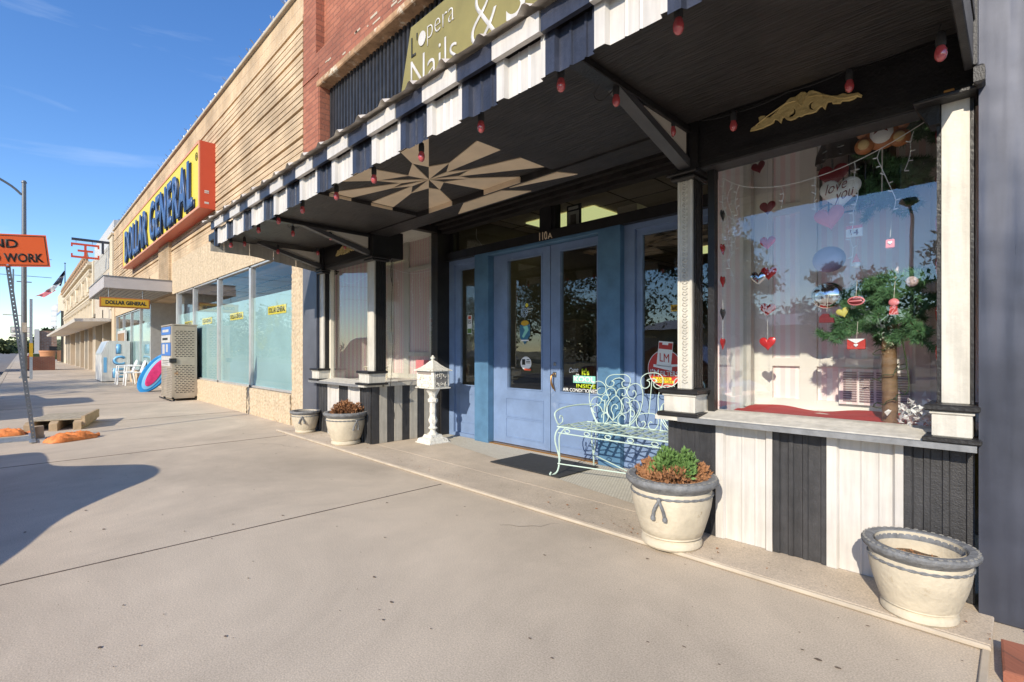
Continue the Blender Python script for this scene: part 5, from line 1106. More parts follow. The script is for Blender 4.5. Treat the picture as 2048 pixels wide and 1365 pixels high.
for s_ in (-1, 1): disc((-.5 + s_ * .075, 3.18, 2.455), .03, .03, .02, 'bearbr', 'ear', tb); disc((-.5 + s_ * .075, 3.17, 2.200), .045, .045, .03, 'bearbr', 'foot', tb); disc((-.5 + s_ * .075, 3.145, 2.200), .025, .027, .01, 'bearlt', 'foot_pad', tb); disc((-.5 + s_ * .085, 3.18, 2.280), .03, .04, .025, 'bearbr', 'arm', tb)
disc((-.50, 3.185, 2.250), .085, .085, .03, 'bearbr', 'body', tb); disc((-.50, 3.158, 2.245), .05, .055, .015, 'pl_white', 'belly', tb)
MB().prism([(-.5, 2.295), (-.555, 2.32), (-.55, 2.27)], 'y', 3.138, 3.145).prism([(-.5, 2.295), (-.445, 2.32), (-.45, 2.27)], 'y', 3.138, 3.145).prism([(-.51, 2.295), (-.53, 2.24), (-.50, 2.26), (-.47, 2.24), (-.49, 2.295)], 'y', 3.139, 3.1445).build('bow', 'maroon', tb)
MB().tube([(-.50, 3.18, 2.17), (-.505, 3.2, 1.95)], .003, 5).build('stick', 'white', tb)
# wire gazebo (birdcage-like)
gz = thing('wire_gazebo', 'dark metal hanging gazebo cage with draped roof in the window', 'ornament', (-.70, 3.38, 2.0))
b = MB()
for i in range(10):
    a = 6.2832 * i / 10; x, y = -.70 + .13 * math.cos(a), 3.38 + .13 * math.sin(a); b.tube([(x, y, 1.95), (x, y, 2.25)], .005, 5)
    b.tube(curve_pts([(x, y, 2.25), (-.70 + .12 * math.cos(a), 3.38 + .12 * math.sin(a), 2.33), (-.70 + .06 * math.cos(a), 3.38 + .06 * math.sin(a), 2.40), (-.7, 3.38, 2.44)], 4), .005, 5)
for z in (1.95, 2.22, 2.26): b.tube([(-.70 + .13 * math.cos(.3 * i), 3.38 + .13 * math.sin(.3 * i), z) for i in range(21)], .006, 5, True)
b.build('cage', 'cardark', gz)
MB().lathe([(.145, 2.20), (.14, 2.25), (.125, 2.31), (.09, 2.37), (.04, 2.42), (.01, 2.45)], (-.70, 3.38, 0), 40, mod=lambda a, z: .10 * math.sin(a * 9) * (1 if z < 2.26 else .4)).build('draped_roof', mat('drape', (.10, .085, .08), .3, .5), gz, True)
# foil balloons
tag(disc((-.75, 3.2, 1.43), .085, .075, .05, 'foilg', 'foil_balloon', None), 'round silver foil balloon with red marks at the left of the lower fir tree', 'balloon')
tag(disc((-.775, 3.33, 1.65), .085, .075, .04, mat('lav', (.35, .32, .5), .45, .15), 'foil_balloon', None), 'lavender foil balloon hanging above the silver one', 'balloon')
# artificial trees
def needles(b, base, tip, r, n, rg, L=.04):
    base, tip = Vector(base), Vector(tip); d = tip - base
    for i in range(n):
        t = rg.random(); p = base + d * t; dirn = (d.normalized() * .5 + Vector((rg.uniform(-1, 1), rg.uniform(-1, 1), rg.uniform(-1, 1)))).normalized()
        l_ = L * rg.uniform(.6, 1.1); u = dirn.cross(Vector((rg.uniform(-1, 1), rg.uniform(-1, 1), .2))).normalized() * .0028
        b.add([p - u, p + u, p + dirn * l_], [(0, 1, 2)])
def firtree(nm, lab, trunk, brs, seed, L=.048, dens=260):
    t = thing(nm, lab, 'artificial tree', trunk[0]); rg = random.Random(seed)
    MB().tube(trunk, [.036, .035, .033, .03][:len(trunk)] if len(trunk) > 2 else .02, 12).build('trunk', 'trunkw', t, True)
    b = MB(); w_ = MB()
    for br in brs:
        pts = curve_pts(br, 3); w_.tube(pts, .004, 4)
        for a_, c_ in zip(pts, pts[1:]):
            needles(b, a_, c_, .03, int(dens * (c_ - a_).length / .1), rg, L)
            if rg.random() < .75:
                e = c_ + Vector((rg.uniform(-.07, .07), rg.uniform(-.05, .05), rg.uniform(-.05, .05))); needles(b, c_, e, .03, int(dens * .6), rg, L * .9)
    w_.build('branch', 'bark', t); b.build('needles', 'fir', t)
    return t
rg = random.Random(21)
def brs_of(c, n, rx, rz, down=0):
    o = []
    for i in range(n):
        a = 6.2832 * i / n + rg.uniform(-.3, .3); r = rg.uniform(.65, 1.); z = rg.uniform(-1, 1) * rz
        o.append([c, (c[0] + rx * .5 * r * math.cos(a), c[1] + .12 * math.sin(a), c[2] + z * .6 + .03), (c[0] + rx * r * math.cos(a), c[1] + .2 * math.sin(a), c[2] + z - down * r)])
    return o
lt = firtree('fir_tree', 'artificial fir tree on a bare orange brown trunk standing in the right window', [(-.485, 3.30, .735), (-.487, 3.30, .95), (-.49, 3.30, 1.15), (-.48, 3.30, 1.30)], brs_of((-.49, 3.30, 1.32), 15, .29, .14, .03) + brs_of((-.45, 3.30, 1.45), 12, .25, .11, 0) + [[(-.49, 3.28, 1.25), (-.62, 3.22, 1.27), (-.76, 3.2, 1.20)], [(-.49, 3.28, 1.22), (-.6, 3.2, 1.24), (-.70, 3.15, 1.18)], [(-.48, 3.26, 1.2), (-.40, 3.2, 1.22), (-.34, 3.18, 1.17)]], 22)
firtree('fir_tree', 'dark artificial fir hanging high in the right window behind the bear balloon', [(-.50, 3.45, 2.5), (-.50, 3.45, 2.0)], brs_of((-.5, 3.45, 2.3), 12, .22, .12) + brs_of((-.5, 3.45, 2.1), 14, .26, .10, .03) + brs_of((-.55, 3.45, 2.0), 8, .2, .06, .03), 23)
# ornaments hanging on the lower tree
def orn(nm, lab, cat, c, fn):
    t = thing(nm, lab, cat, c); MB().tube([(c[0], c[1], c[2]), (c[0] + .004, c[1] + .01, c[2] + .09)], .0015, 3).build('ribbon', 'cream', t); fn(t, c); return t
def env(t, c):
    MB().bbox(c[0] - .04, c[0] + .04, c[1] - .012, c[1] + .0, c[2] - .055, c[2] - .0, .003).build('envelope', 'red', t)
    MB().prism([(c[0] - .04, c[2]), (c[0] + .04, c[2]), (c[0], c[2] - .025)], 'y', c[1] - .016, c[1] - .0125).build('flap', 'pl_white', t)
    heart_mesh((c[0], c[1] - .018, c[2] - .035), .01, 'pl_white', .002, 'heart_seal', t)
orn('envelope_ornament', 'red envelope ornament with a small white heart hanging on the fir', 'ornament', (-.60, 3.12, 1.185), env)
def lips(t, c): disc((c[0], c[1], c[2] - .02), .038, .024, .006, 'pinkp', 'lips_rim', t); disc((c[0], c[1] - .004, c[2] - .02), .033, .018, .006, 'maroon', 'lips', t); MB().box(c[0] - .028, c[0] + .028, c[1] - .0115, c[1] - .0105, c[2] - .023, c[2] - .018).build('lip_line', 'pinkp', t)
orn('lips_ornament', 'dark red lips ornament hanging near the top of the fir', 'ornament', (-.595, 3.08, 1.40), lips)
def cal(t, c):
    MB().bbox(c[0] - .036, c[0] + .036, c[1] - .006, c[1], c[2] - .06, c[2], .002).build('card', 'pl_white', t); MB().box(c[0] - .036, c[0] + .036, c[1] - .0085, c[1] - .0065, c[2] - .016, c[2] - .001).build('card_band', 'pinkp', t)
    text_mesh('lettering', '14', c[0] - .018, c[0] + .018, c[2] - .05, c[2] - .022, c[1] - .0075, 'maroon', t, ext=.001, bold=.02)
orn('calendar_ornament', 'white tear off calendar ornament showing the number 14', 'ornament', (-.605, 3.1, 1.775), cal)
def gum(t, c): disc((c[0], c[1], c[2] - .015), .022, .02, .015, 'pinkp', 'globe', t); MB().prism([(c[0] - .014, c[2] - .035), (c[0] + .014, c[2] - .035), (c[0] + .018, c[2] - .075), (c[0] - .018, c[2] - .075)], 'y', c[1] - .012, c[1] + .012).build('stand', 'red', t)
orn('gumball_ornament', 'pink and red gumball machine ornament at the right of the fir', 'ornament', (-.435, 3.06, 1.375), gum)
def car(t, c): MB().prism([(c[0] - .035, c[2] - .06), (c[0] + .035, c[2] - .06), (c[0] + .032, c[2] - .035), (c[0] + .015, c[2] - .032), (c[0] + .008, c[2] - .012), (c[0] - .018, c[2] - .012), (c[0] - .035, c[2] - .03)], 'y', c[1] - .01, c[1] + .01).build('truck_body', 'maroon', t)
orn('truck_ornament', 'dark red toy truck ornament hanging left of the yellow heart', 'ornament', (-.735, 3.12, 1.335), car)
def gn(t, c): disc((c[0], c[1], c[2] - .045), .018, .02, .012, 'pl_white', 'beard', t); MB().prism([(c[0] - .017, c[2] - .035), (c[0] + .017, c[2] - .035), (c[0], c[2] + .01)], 'y', c[1] - .01, c[1] + .01).build('hat', 'pinkp', t)
orn('gnome_ornament', 'little gnome ornament with striped pointed hat above the fir', 'ornament', (-.60, 3.12, 1.62), gn)
def mit(t, c): MB().bbox(c[0] - .018, c[0] + .018, c[1] - .006, c[1] + .006, c[2] - .055, c[2] - .01, .004).build('house_body', 'pinkp', t); heart_mesh((c[0], c[1] - .01, c[2] - .03), .01, 'pl_white', .002, 'heart_patch', t)
orn('house_ornament', 'pink birdhouse ornament with a white heart hanging above the fir', 'ornament', (-.455, 3.1, 1.69), mit)
tag(heart_mesh((-.665, 3.14, 1.325), .03, mat('yheart', (.55, .5, .12), .5), .006, 'yellow_heart', None, rot=.3), 'pale yellow heart hanging between the silver balloon and the fir', 'heart')
tag(disc((-.37, 3.10, 1.46), .026, .026, .02, mat('pom', (.5, .38, .36), .9, var=.6, vs=80), 'pompom_ornament', None), 'speckled round pompom ornament at the upper right of the fir', 'ornament')
# green wire of mini lights around the trunk
b = MB(); pts = []
for i in range(60):
    a = i * .42; z = .75 + i * .0095; pts.append((-.487 + (.055 + .02 * math.sin(i * 1.7)) * math.cos(a), 3.30 + .06 * math.sin(a), z + .01 * math.sin(i * 2.3)))
b.tube(curve_pts(pts, 2), .0025, 4)
for i in range(0, 60, 4): p = Vector(pts[i]); b.tube([p, p + Vector((.01, -.02, .01))], .004, 4)
b.tube(curve_pts([(-.42, 3.2, 1.18), (-.40, 3.18, 1.05), (-.39, 3.17, .95), (-.405, 3.18, .9)], 4), .003, 4)
tag(b.build('light_wire', 'pooldk' if 0 else 'leaf', loc=(-.487, 3.3, .75)), 'dark green wire of mini lights wound round the orange brown trunk', 'string lights')
# red cloth on the floor of the window
b = MB(); nx, ny = 40, 14
for j in range(ny + 1):
    for i in range(nx + 1):
        x = -1.28 + 1.0 * i / nx; y = 3.06 + .55 * j / ny; b.v.append((x, y, .742 + .005 * math.sin(x * 17 + y * 9) + .004 * math.sin(y * 31 + x * 5) + (.012 * (j / ny) ** 3) * (1 + math.sin(x * 9))))
for j in range(ny):
    for i in range(nx): a = j * (nx + 1) + i; b.f.append((a, a + 1, a + nx + 2, a + nx + 1)); b.mi.append(0)
tag(b.build('red_cloth', 'redcloth', None, True, loc=(-.8, 3.2, .745)), 'rumpled red cloth spread over the floor of the right display window', 'cloth')
# crumpled tissue at the foot of the trunk
b = MB(); rt = random.Random(31)
for i in range(150):
    p = Vector((-.36 + rt.gauss(0, .05), 3.25 + rt.gauss(0, .06), .755 + abs(rt.gauss(0, .05)))); s_ = .02
    b.add([p + Vector([rt.uniform(-s_, s_) for _ in range(3)]) for _ in range(4)], [(0, 1, 2), (1, 2, 3)])
tag(b.build('tissue_heap', 'pl_white', loc=(-.36, 3.25, .75)), 'heap of crumpled white tissue at the foot of the fir trunk', 'tissue')
# icicle lights
def icicles(nm, lab, line, drops, seed, y):
    t = thing(nm, lab, 'string lights', line[0]); rg_ = random.Random(seed); b = MB(); lamps = MB()
    b.tube(curve_pts(line, 4), .0022, 4)
    for p, L in drops:
        q = Vector(p); pts = [q]
        while L > 0: q = q + Vector((rg_.uniform(-.018, .018), rg_.uniform(-.008, .008), -.045)); L -= .045; pts.append(q); u = Vector((rg_.choice((-1, 1)) * .018, -.004, rg_.uniform(-.008, .012))); lamps.tube([q, q + u * .4, q + u], [.0018, .0032, .0028], 5)
        b.tube(curve_pts(pts, 2), .0018, 4)
    b.build('wire', 'pl_white', t); lamps.build('mini_lamp', 'pl_white', t)
icicles('icicle_lights', 'white icicle lights strung across the upper pane of the right window', [(-1.28, 3.07, 2.18), (-1.15, 3.07, 2.10), (-.95, 3.07, 2.055), (-.72, 3.07, 2.07), (-.5, 3.07, 2.13), (-.28, 3.07, 2.23)], [((-1.27, 3.07, 2.17), .5), ((-1.22, 3.07, 2.14), .4), ((-1.18, 3.07, 2.12), .55), ((-.95, 3.07, 2.055), .1), ((-.78, 3.07, 2.065), .16), ((-.60, 3.07, 2.10), .52), ((-.49, 3.07, 2.135), .3), ((-.36, 3.07, 2.18), .14)], 41, 3.07)
icicles('icicle_lights', 'white icicle lights hanging inside the pane of the left bay', [(-6.5, 3.07, 2.1), (-6.1, 3.07, 2.0), (-5.7, 3.07, 2.06), (-5.42, 3.12, 2.14), (-5.4, 3.5, 2.1), (-5.4, 3.82, 2.17)], [((-6.3, 3.07, 2.04), .3), ((-5.9, 3.07, 2.02), .4), ((-5.4, 3.3, 2.12), .3), ((-5.4, 3.55, 2.1), .4), ((-5.4, 3.65, 2.12), .35)], 42, 3.07)
# ================= DOOR STICKERS AND WINDOW PIECES =================
SY = 4.082
def round_(cx_, cz, r, y, mt, nm, par, rz=None):
    b = MB(); n = 40; b.prism([(cx_ + r * math.cos(6.2832 * i / n), cz + (rz or r) * math.sin(6.2832 * i / n)) for i in range(n)], 'y', y, y + .0008); return b.build(nm, mt, par)
# round red cigarette sign
st = thing('round_sign', 'round red window sign with a tilted white pack, behind the bench in the right sidelight', 'sign', (-2.225, SY, .95))
round_(-2.215, .965, .168, SY + .003, 'pl_white', 'rim', st); round_(-2.215, .965, .162, SY + .0016, 'red', 'disc', st)
b = MB(); a_ = -.10; cs, sn = math.cos(a_), math.sin(a_); R2 = lambda x, z: (-2.215 + .82 * (x * cs - z * sn), 1.085 + .76 * (x * sn + z * cs))
b.prism([R2(-.085, -.13), R2(.085, -.13), R2(.085, .16), R2(-.085, .16)], 'y', SY + .0002, SY + .001); b.prism([R2(-.12, -.15), R2(.10, -.175), R2(.10, -.125), R2(-.12, -.12)], 'y', SY + .0002, SY + .001)
b.prism([R2(.08, -.13), R2(.18, -.11), R2(.18, -.085), R2(.08, -.10)], 'y', SY + .0002, SY + .001); b.build('pack', 'pl_white', st)
b = MB(); b.prism([R2(-.08, .07), R2(.08, .07), R2(.08, .145), R2(.03, .145), R2(.03, .12), R2(-.04, .12), R2(-.04, .145), R2(-.08, .145)], 'y', SY - .0009, SY - .0001); b.build('pack_top', 'red', st)
text_mesh('lettering', 'LM', -2.262, -2.172, 1.03, 1.105, SY - .002, 'red', st, ext=.0008, bold=.0, slope=-.12)
text_mesh('lettering', "I'M", -2.355, -2.27, .895, .96, SY - .002, 'pl_white', st, ext=.0008, bold=.015); text_mesh('lettering', 'FILTERS', -2.255, -2.085, .90, .945, SY - .002, 'pl_white', st, ext=.0008, bold=.015)
MB().prism([(-2.33, .865), (-2.15, .865), (-2.15, .888), (-2.33, .888)], 'y', SY - .0005, SY).prism([(-2.31, .837), (-2.12, .837), (-2.12, .86), (-2.31, .86)], 'y', SY - .0005, SY).build('yellow_bar', 'yellow', st)
text_mesh('lettering', 'IT TASTES', -2.32, -2.17, .869, .884, SY - .002, 'print', st, ext=.0005, bold=.01); text_mesh('lettering', 'GOOD LIKE', -2.30, -2.14, .841, .856, SY - .002, 'print', st, ext=.0005, bold=.01)
# air conditioned decal
M['lime'] = mat('lime', (.5, .62, .02), .5); M['mintd'] = mat('mintd', (.25, .6, .5), .5)
dc = thing('window_decal', 'come in cool inside air conditioned lettering on the lower right door pane', 'decal', (-3.17, SY, .8))
text_mesh('lettering', 'Come', -3.30, -3.18, .895, .945, SY, 'pl_white', dc, ext=.0008, shear=.3, bold=.01, slope=.12); text_mesh('lettering', 'in', -3.215, -3.17, .865, .895, SY, 'pl_white', dc, ext=.0008, shear=.3, bold=.01)
text_mesh('lettering', "It's", -3.135, -3.04, .875, .945, SY, 'lime', dc, ext=.0008, bold=.04)
MB().bbox(-3.245, -2.965, SY - .0001, SY + .0008, .795, .87, .0002).build('cool_block', 'mintd', dc); text_mesh('lettering', 'KOOL', -3.235, -2.975, .805, .862, SY - .002, 'pl_white', dc, ext=.0008, bold=.03)
text_mesh('lettering', 'INSIDE', -3.205, -2.965, .745, .785, SY, 'lime', dc, ext=.0008, bold=.02); text_mesh('lettering', 'AIR CONDITIONED', -3.385, -2.94, .70, .737, SY, 'pl_white', dc, ext=.0008, bold=.015)
# other stickers
s1 = thing('flower_sticker', 'blue and white shield sticker topped by an orange flower on the left door pane', 'sticker', (-3.95, SY, 1.35))
MB().prism([(-4.02, 1.42), (-3.86, 1.42), (-3.86, 1.30), (-3.94, 1.20), (-4.02, 1.28)], 'y', SY, SY + .0008).build('shield', mat('shieldb', (.04, .16, .26), .5), s1); round_(-3.94, 1.44, .06, SY - .0009, 'yellow2', 'flower', s1, .03)
MB().prism([(-3.97, 1.40), (-3.90, 1.41), (-3.88, 1.36), (-3.96, 1.27), (-3.985, 1.29), (-3.94, 1.36)], 'y', SY - .0012, SY - .0002).build('leaf_shape', 'mintd', s1); MB().box(-4.0, -3.88, SY - .0012, SY - .0002, 1.235, 1.25).build('caption', 'pl_white', s1)
MB().tube(curve_pts([(-4.02, 1.43, 1.43), (-4.02, 4.0, 1.3)], 2), .0005) 
s2_ = thing('snowflake_sticker', 'white lace and yellow bow sticker above the shield on the left door', 'sticker', (-3.95, SY, 1.55))
b = MB()
for i in range(10): a = i * .628; b.tube([(-3.95 + .02 * math.cos(a), SY, 1.56 + .02 * math.sin(a)), (-3.95 + .055 * math.cos(a), SY, 1.56 + .055 * math.sin(a))], .004, 4)
b.tube([(-3.95 + .05 * math.cos(i * .4), SY, 1.56 + .05 * math.sin(i * .4)) for i in range(16)], .003, 4, True); b.build('lace_ring', mat('lace', (.35, .45, .6), .5), s2_); round_(-3.91, 1.64, .022, SY, 'yellow', 'bow', s2_); MB().box(-3.90, -3.82, SY, SY + .001, 1.59, 1.605).box(-3.91, -3.85, SY, SY + .001, 1.56, 1.57).build('ribbon_tail', mat('lace2', (.4, .4, .35), .5), s2_)
s3_ = thing('round_sticker', 'round white sticker with black print and a red tab, low on the left door', 'sticker', (-3.93, SY, .98))
round_(-3.925, .985, .085, SY + .001, 'pl_white', 'disc', s3_, .075); MB().box(-3.985, -3.935, SY - .0005, SY + .0005, .965, 1.03).box(-3.92, -3.86, SY - .0005, SY + .0005, 1.0, 1.008).box(-3.92, -3.855, SY - .0005, SY + .0005, .985, .992).box(-3.91, -3.87, SY - .0005, SY + .0005, 1.02, 1.03).build('print', 'print', s3_); MB().box(-3.95, -3.85, SY - .0008, SY, .905, .925).build('red_tab', 'signred', s3_)
s4_ = tag(MB().bbox(-4.98, -4.895, 4.099, 4.1, 1.34, 1.58, .0003).build('small_sticker', 'pl_white', loc=(-4.94, 4.1, 1.4)), 'small white sticker with red and green print on the left sidelight pane', 'sticker')
MB().box(-4.975, -4.90, 4.0975, 4.0988, 1.35, 1.41).build('green_print', 'greenleaf', s4_); MB().box(-4.965, -4.91, 4.0975, 4.0988, 1.53, 1.57).build('red_print', 'signred', s4_); text_mesh('lettering', '1S', -4.965, -4.915, 1.47, 1.52, 4.0975, 'print', s4_, ext=.0005, bold=.02)
s5_ = tag(MB().bbox(-2.165, -1.98, 4.099, 4.1, 1.47, 1.53, .0003).build('bumper_sticker', 'yellow2', loc=(-2.07, 4.1, 1.5)), 'small yellow strip sticker high on the right sidelight glass', 'sticker')
text_mesh('lettering', 'BAKER GENER', -2.155, -1.99, 1.482, 1.515, 4.0975, 'print', s5_, ext=.0005, bold=.03)
fl_ = thing('small_flag', 'small drooping striped flag in the right sidelight', 'flag', (-2.03, 4.12, 1.3)); 
for i in range(5): MB().prism([(-2.06 + i * .02, 1.28), (-2.05 + i * .02, 1.28), (-2.02 + i * .02, 1.43), (-2.03 + i * .02, 1.43)], 'y', 4.122, 4.124).build('stripe', 'pl_white' if i % 2 == 0 else 'red', fl_)
# frame and box seen through the transom
pf_ = tag(MB().box(-3.425, -3.24, 4.20, 4.215, 2.41, 2.68).build('picture_frame', 'black', loc=(-3.33, 4.2, 2.4)), 'small black framed dark picture with white mount behind the transom glass', 'picture')
MB().box(-3.405, -3.26, 4.194, 4.1995, 2.425, 2.61).build('mount', 'cream', pf_); MB().box(-3.37, -3.295, 4.19, 4.1935, 2.45, 2.575).build('picture', 'interior', pf_); MB().box(-3.40, -3.27, 4.194, 4.1995, 2.63, 2.66).build('mount', 'cream', pf_)
tag(MB().bbox(-2.80, -2.58, 4.22, 4.42, 2.40, 2.545, .003).build('cardboard_box', 'yellow2' if 0 else 'tan', loc=(-2.7, 4.3, 2.4)), 'tan cardboard box on the ledge behind the right transom pane', 'box')
tag(MB().bbox(-5.05, -4.42, 4.18, 4.30, 2.36, 2.418, .003).build('wood_plank', mat('plk', (.6, .3, .08), .7), loc=(-4.7, 4.2, 2.4)), 'thin orange wood strip lying on the ledge behind the left transom pane', 'plank')
tag(MB().tube(curve_pts([(-4.98, 4.25, 2.72), (-4.98, 4.25, 2.6), (-4.9, 4.25, 2.52), (-4.84, 4.25, 2.42)], 4), .004, 4).build('pull_cord', 'white', loc=(-4.98, 4.25, 2.7)), 'thin white cord hanging behind the left transom pane', 'cord')

# ================= ROAD WORK SIGN =================
rs_ = thing('road_work_sign', 'orange END ROAD WORK sign on a leaning perforated post', 'sign', (-8.75, .12, 0))
tl = math.atan2(.24, 2.25); 
def lean(mb): mb.v = [(x + .0, .126 + (y) * math.cos(tl) - z * math.sin(tl), z * math.cos(tl) + y * math.sin(tl)) for x, y, z in mb.v]; return mb
b = MB(); z = 0.0; X = -8.72
while z < 2.45:
    for s_ in (-1, 1): b.box(X - .004, X, s_ * .0055, s_ * .0225, z, z + .05)
    b.box(X - .004, X, -.0055, .0055, z, z + .036); z += .05
b.box(X - .045, X - .004, -.0225, -.0185, 0, 2.45).box(X - .045, X - .004, .0185, .0225, 0, 2.45)
lean(b).build('post', 'postst', rs_)
b = MB(); b.bbox(X + .012, X + .018, -.40, .385, 2.17, 2.57, .002); lean(b).build('sign_panel', 'orange', rs_)
b = MB()
for a in ((-.385, .37, 2.545, 2.553), (-.385, .37, 2.187, 2.195), (.362, .37, 2.195, 2.545), (-.385, -.377, 2.195, 2.545)): b.box(X + .0185, X + .0195, *a)
lean(b).build('border', 'print', rs_)
for wd, y0, y1, z0, z1 in (('END', -.19, .115, 2.40, 2.505), ('ROAD WORK', -.36, .33, 2.225, 2.335)):
    o = text_mesh('lettering', wd, y0, y1, z0, z1, X + .021, 'print', rs_, bold=.03, ext=.001, face='x')
    L = Vector(rs_.location)
    for v in o.data.vertices:
        p = v.co + L; v.co = Vector((p.x, .126 + p.y * math.cos(tl) - p.z * math.sin(tl), p.z * math.cos(tl) + p.y * math.sin(tl))) - L
b = MB().lathe([(0, 0), (.012, 0), (.012, .006), (0, .008)], (0, 0, 0), 8); b.v = [(X + .02 + z, y, 2.19 + x) for x, y, z in b.v]; lean(b).build('bolt', 'galv', rs_)
MB().box(-8.80, -8.68, -1.1, .23, .0, .012).box(-8.80, -8.795, -1.1, .23, .0, .05).box(-9.55, -8.4, .08, .14, .012, .02).build('skid_base', 'galv', rs_)
MB().bbox(-8.90, -8.78, .10, .22, .0, .16, .006).build('wood_block', 'wood', rs_)
M['gravel'] = mat('gravel', (.22, .17, .12), 1, var=.6, vs=60, bump=1, bs=60)
def sandbag(c, L, W, H, a, lab, sd):
    b = MB(); nx, ny = 26, 20; rg_ = random.Random(sd)
    for j in range(ny + 1):
        for i in range(nx + 1):
            u = i / nx * 2 - 1; th = math.pi * j / ny; wv = (1 - abs(u) ** 3.2) ** .5 * (1 + .06 * math.sin(u * 9))
            x = u * L / 2; y = -math.cos(th) * W / 2 * (.55 + .45 * wv); z = math.sin(th) ** .8 * H * wv * (1 + .16 * math.sin(u * 11 + j * .9) + .14 * math.sin(j * 1.3 + u * 4) + .08 * math.sin(u * 27 + j)) if 0 < j < ny else 0
            b.v.append((c[0] + x * math.cos(a) - y * math.sin(a), c[1] + x * math.sin(a) + y * math.cos(a), .004 + max(0, z)))
    for j in range(ny):
        for i in range(nx): q = j * (nx + 1) + i; b.f.append((q, q + 1, q + nx + 2, q + nx + 1)); b.mi.append(0)
    t = thing('sandbag', lab, 'sandbag', (c[0], c[1], 0), 'orange sandbags weighing the sign base'); b.build('sack', 'sandbag', t, True)
    e = Vector((c[0] + L / 2 * math.cos(a), c[1] + L / 2 * math.sin(a), .02)); d = Vector((math.cos(a), math.sin(a), 0))
    MB().tube([e - d * .06, e - d * .02, e + d * .0, e + d * .06], [.045, .016, .012, .03], 8).build('tied_neck', 'sandbag', t, True)
sandbag((-8.40, .46, 0), .52, .28, .085, R(118), 'orange sandbag lying on the pavement just right of the leaning post', 1)
sandbag((-9.45, -.22, 0), .55, .28, .08, R(84), 'orange sandbag at the left edge, on the sign base', 2)
# pallet
pl = thing('wood_pallet', 'small worn wood pallet with a plywood top lying on the pavement', 'pallet', (-10, .45, 0))
sk = lambda mb: mb
def rotz(mb, c, a):
    mb.v = [(c[0] + (x - c[0]) * math.cos(a) - (y - c[1]) * math.sin(a), c[1] + (x - c[0]) * math.sin(a) + (y - c[1]) * math.cos(a), z) for x, y, z in mb.v]; return mb
pc = (-9.95, .44); an = R(-14)
for dy in (-.26, 0, .26):
    rotz(MB().prism([(pc[0] - .62, .02), (pc[0] + .46, .0), (pc[0] + .46, .10), (pc[0] + .38, .13), (pc[0] - .6, .13)], 'y', pc[1] + dy - .045, pc[1] + dy + .045), pc, an).build('runner', 'wood', pl)
rotz(MB().bbox(pc[0] - .6, pc[0] + .34, pc[1] - .28, pc[1] + .28, .133, .15, .002), pc, an).build('plywood_top', 'plyw', pl)
rotz(MB().bbox(pc[0] - .6, pc[0] + .42, pc[1] + .30, pc[1] + .34, .06, .19, .003), pc, an).build('side_board', 'wood', pl)

# ================= STREET FURNITURE FURTHER DOWN =================
lp = thing('street_lamp', 'tall grey steel street lamp pole with a curved arm', 'street lamp', (-29, .12, 0))
MB().tube([(-29, .12, 0), (-29, .12, 8.1)], [.10, .07], 12).lathe([(.16, 0), (.16, .06), (.12, .08)], (-29, .12, 0), 12).lathe([(.09, 8.1), (.095, 8.12), (.06, 8.2), (0, 8.22)], (-29, .12, 0), 12).build('pole', 'postst', lp, True)
MB().tube(curve_pts([(-29, .05, 7.6), (-29, -.4, 8.0), (-29, -1.6, 8.6), (-29, -2.8, 8.75)], 5), .045, 8).build('arm', 'postst', lp, True)
MB().bbox(-29.12, -28.88, -3.5, -2.8, 8.66, 8.82, .03).build('lamp_head', 'galv', lp)
MB().tube([(-29, -.1, 4.0), (-29, .35, 4.0)], .02, 5).bbox(-29.03, -28.97, -.22, -.17, 3.6, 4.5, .01).build('banner_bracket', 'steel', lp)
MB().tube([(-29, -.5, 1.72 + .9), (-29, .1, 2.6)], .018, 5).tube([(-29, -.05, 2.2), (-29, -.1, 2.7)], .02, 5).bbox(-28.98, -28.86, .05, .2, 1.9, 2.3, .01).build('fittings', 'edge', lp)
gp = thing('square_post', 'grey square sign post with a yellow reflective band beside the lamp', 'post', (-27.6, .33, 0))
MB().bbox(-27.64, -27.56, .27, .36, 0, 3.2, .004).build('post', 'galv', gp); MB().box(-27.559, -27.553, .26, .37, .9, 1.45).build('reflective_band', 'yellow2', gp)
ts = thing('route_sign', 'small grey route marker sign with an arrow plate beneath', 'sign', (-62, .1, 0))
MB().tube([(-62, .1, 0), (-62, .1, 3.5)], .04, 6).build('post', 'galv', ts)
MB().bbox(-62.0, -61.95, -.60, .80, 2.72, 3.28, .02).build('plate', 'steel', ts); MB().box(-61.949, -61.94, -.55, .06, 2.77, 3.23).box(-61.949, -61.94, .14, .75, 2.77, 3.23).build('sign_face', 'panel', ts); MB().bbox(-62.0, -61.95, -.55, .72, 2.36, 2.68, .02).build('arrow_plate', 'panel', ts)
text_mesh('lettering', 'A', -.35, -.12, 3.04, 3.2, -61.93, 'print', ts, face='x', bold=.03); text_mesh('lettering', 'TRUCK', -.48, .0, 2.82, 2.94, -61.93, 'print', ts, face='x', bold=.03)
MB().prism([(-.4, 2.52), (-.25, 2.6), (-.25, 2.55), (-.0, 2.55), (-.0, 2.49), (-.25, 2.49), (-.25, 2.44)], 'x', -61.949, -61.94).build('arrow', 'print', ts)
bp_ = thing('brick_planter', 'low dark red brick street planter standing on the far pavement', 'planter', (-41, .9, 0))
MB().bbox(-41.8, -40.4, .30, 1.50, 0, .78, .01).build('brick_box', 'planterbr', bp_); MB().box(-41.7, -40.5, .4, 1.4, .78, .80).build('planter_soil', 'soil', bp_)
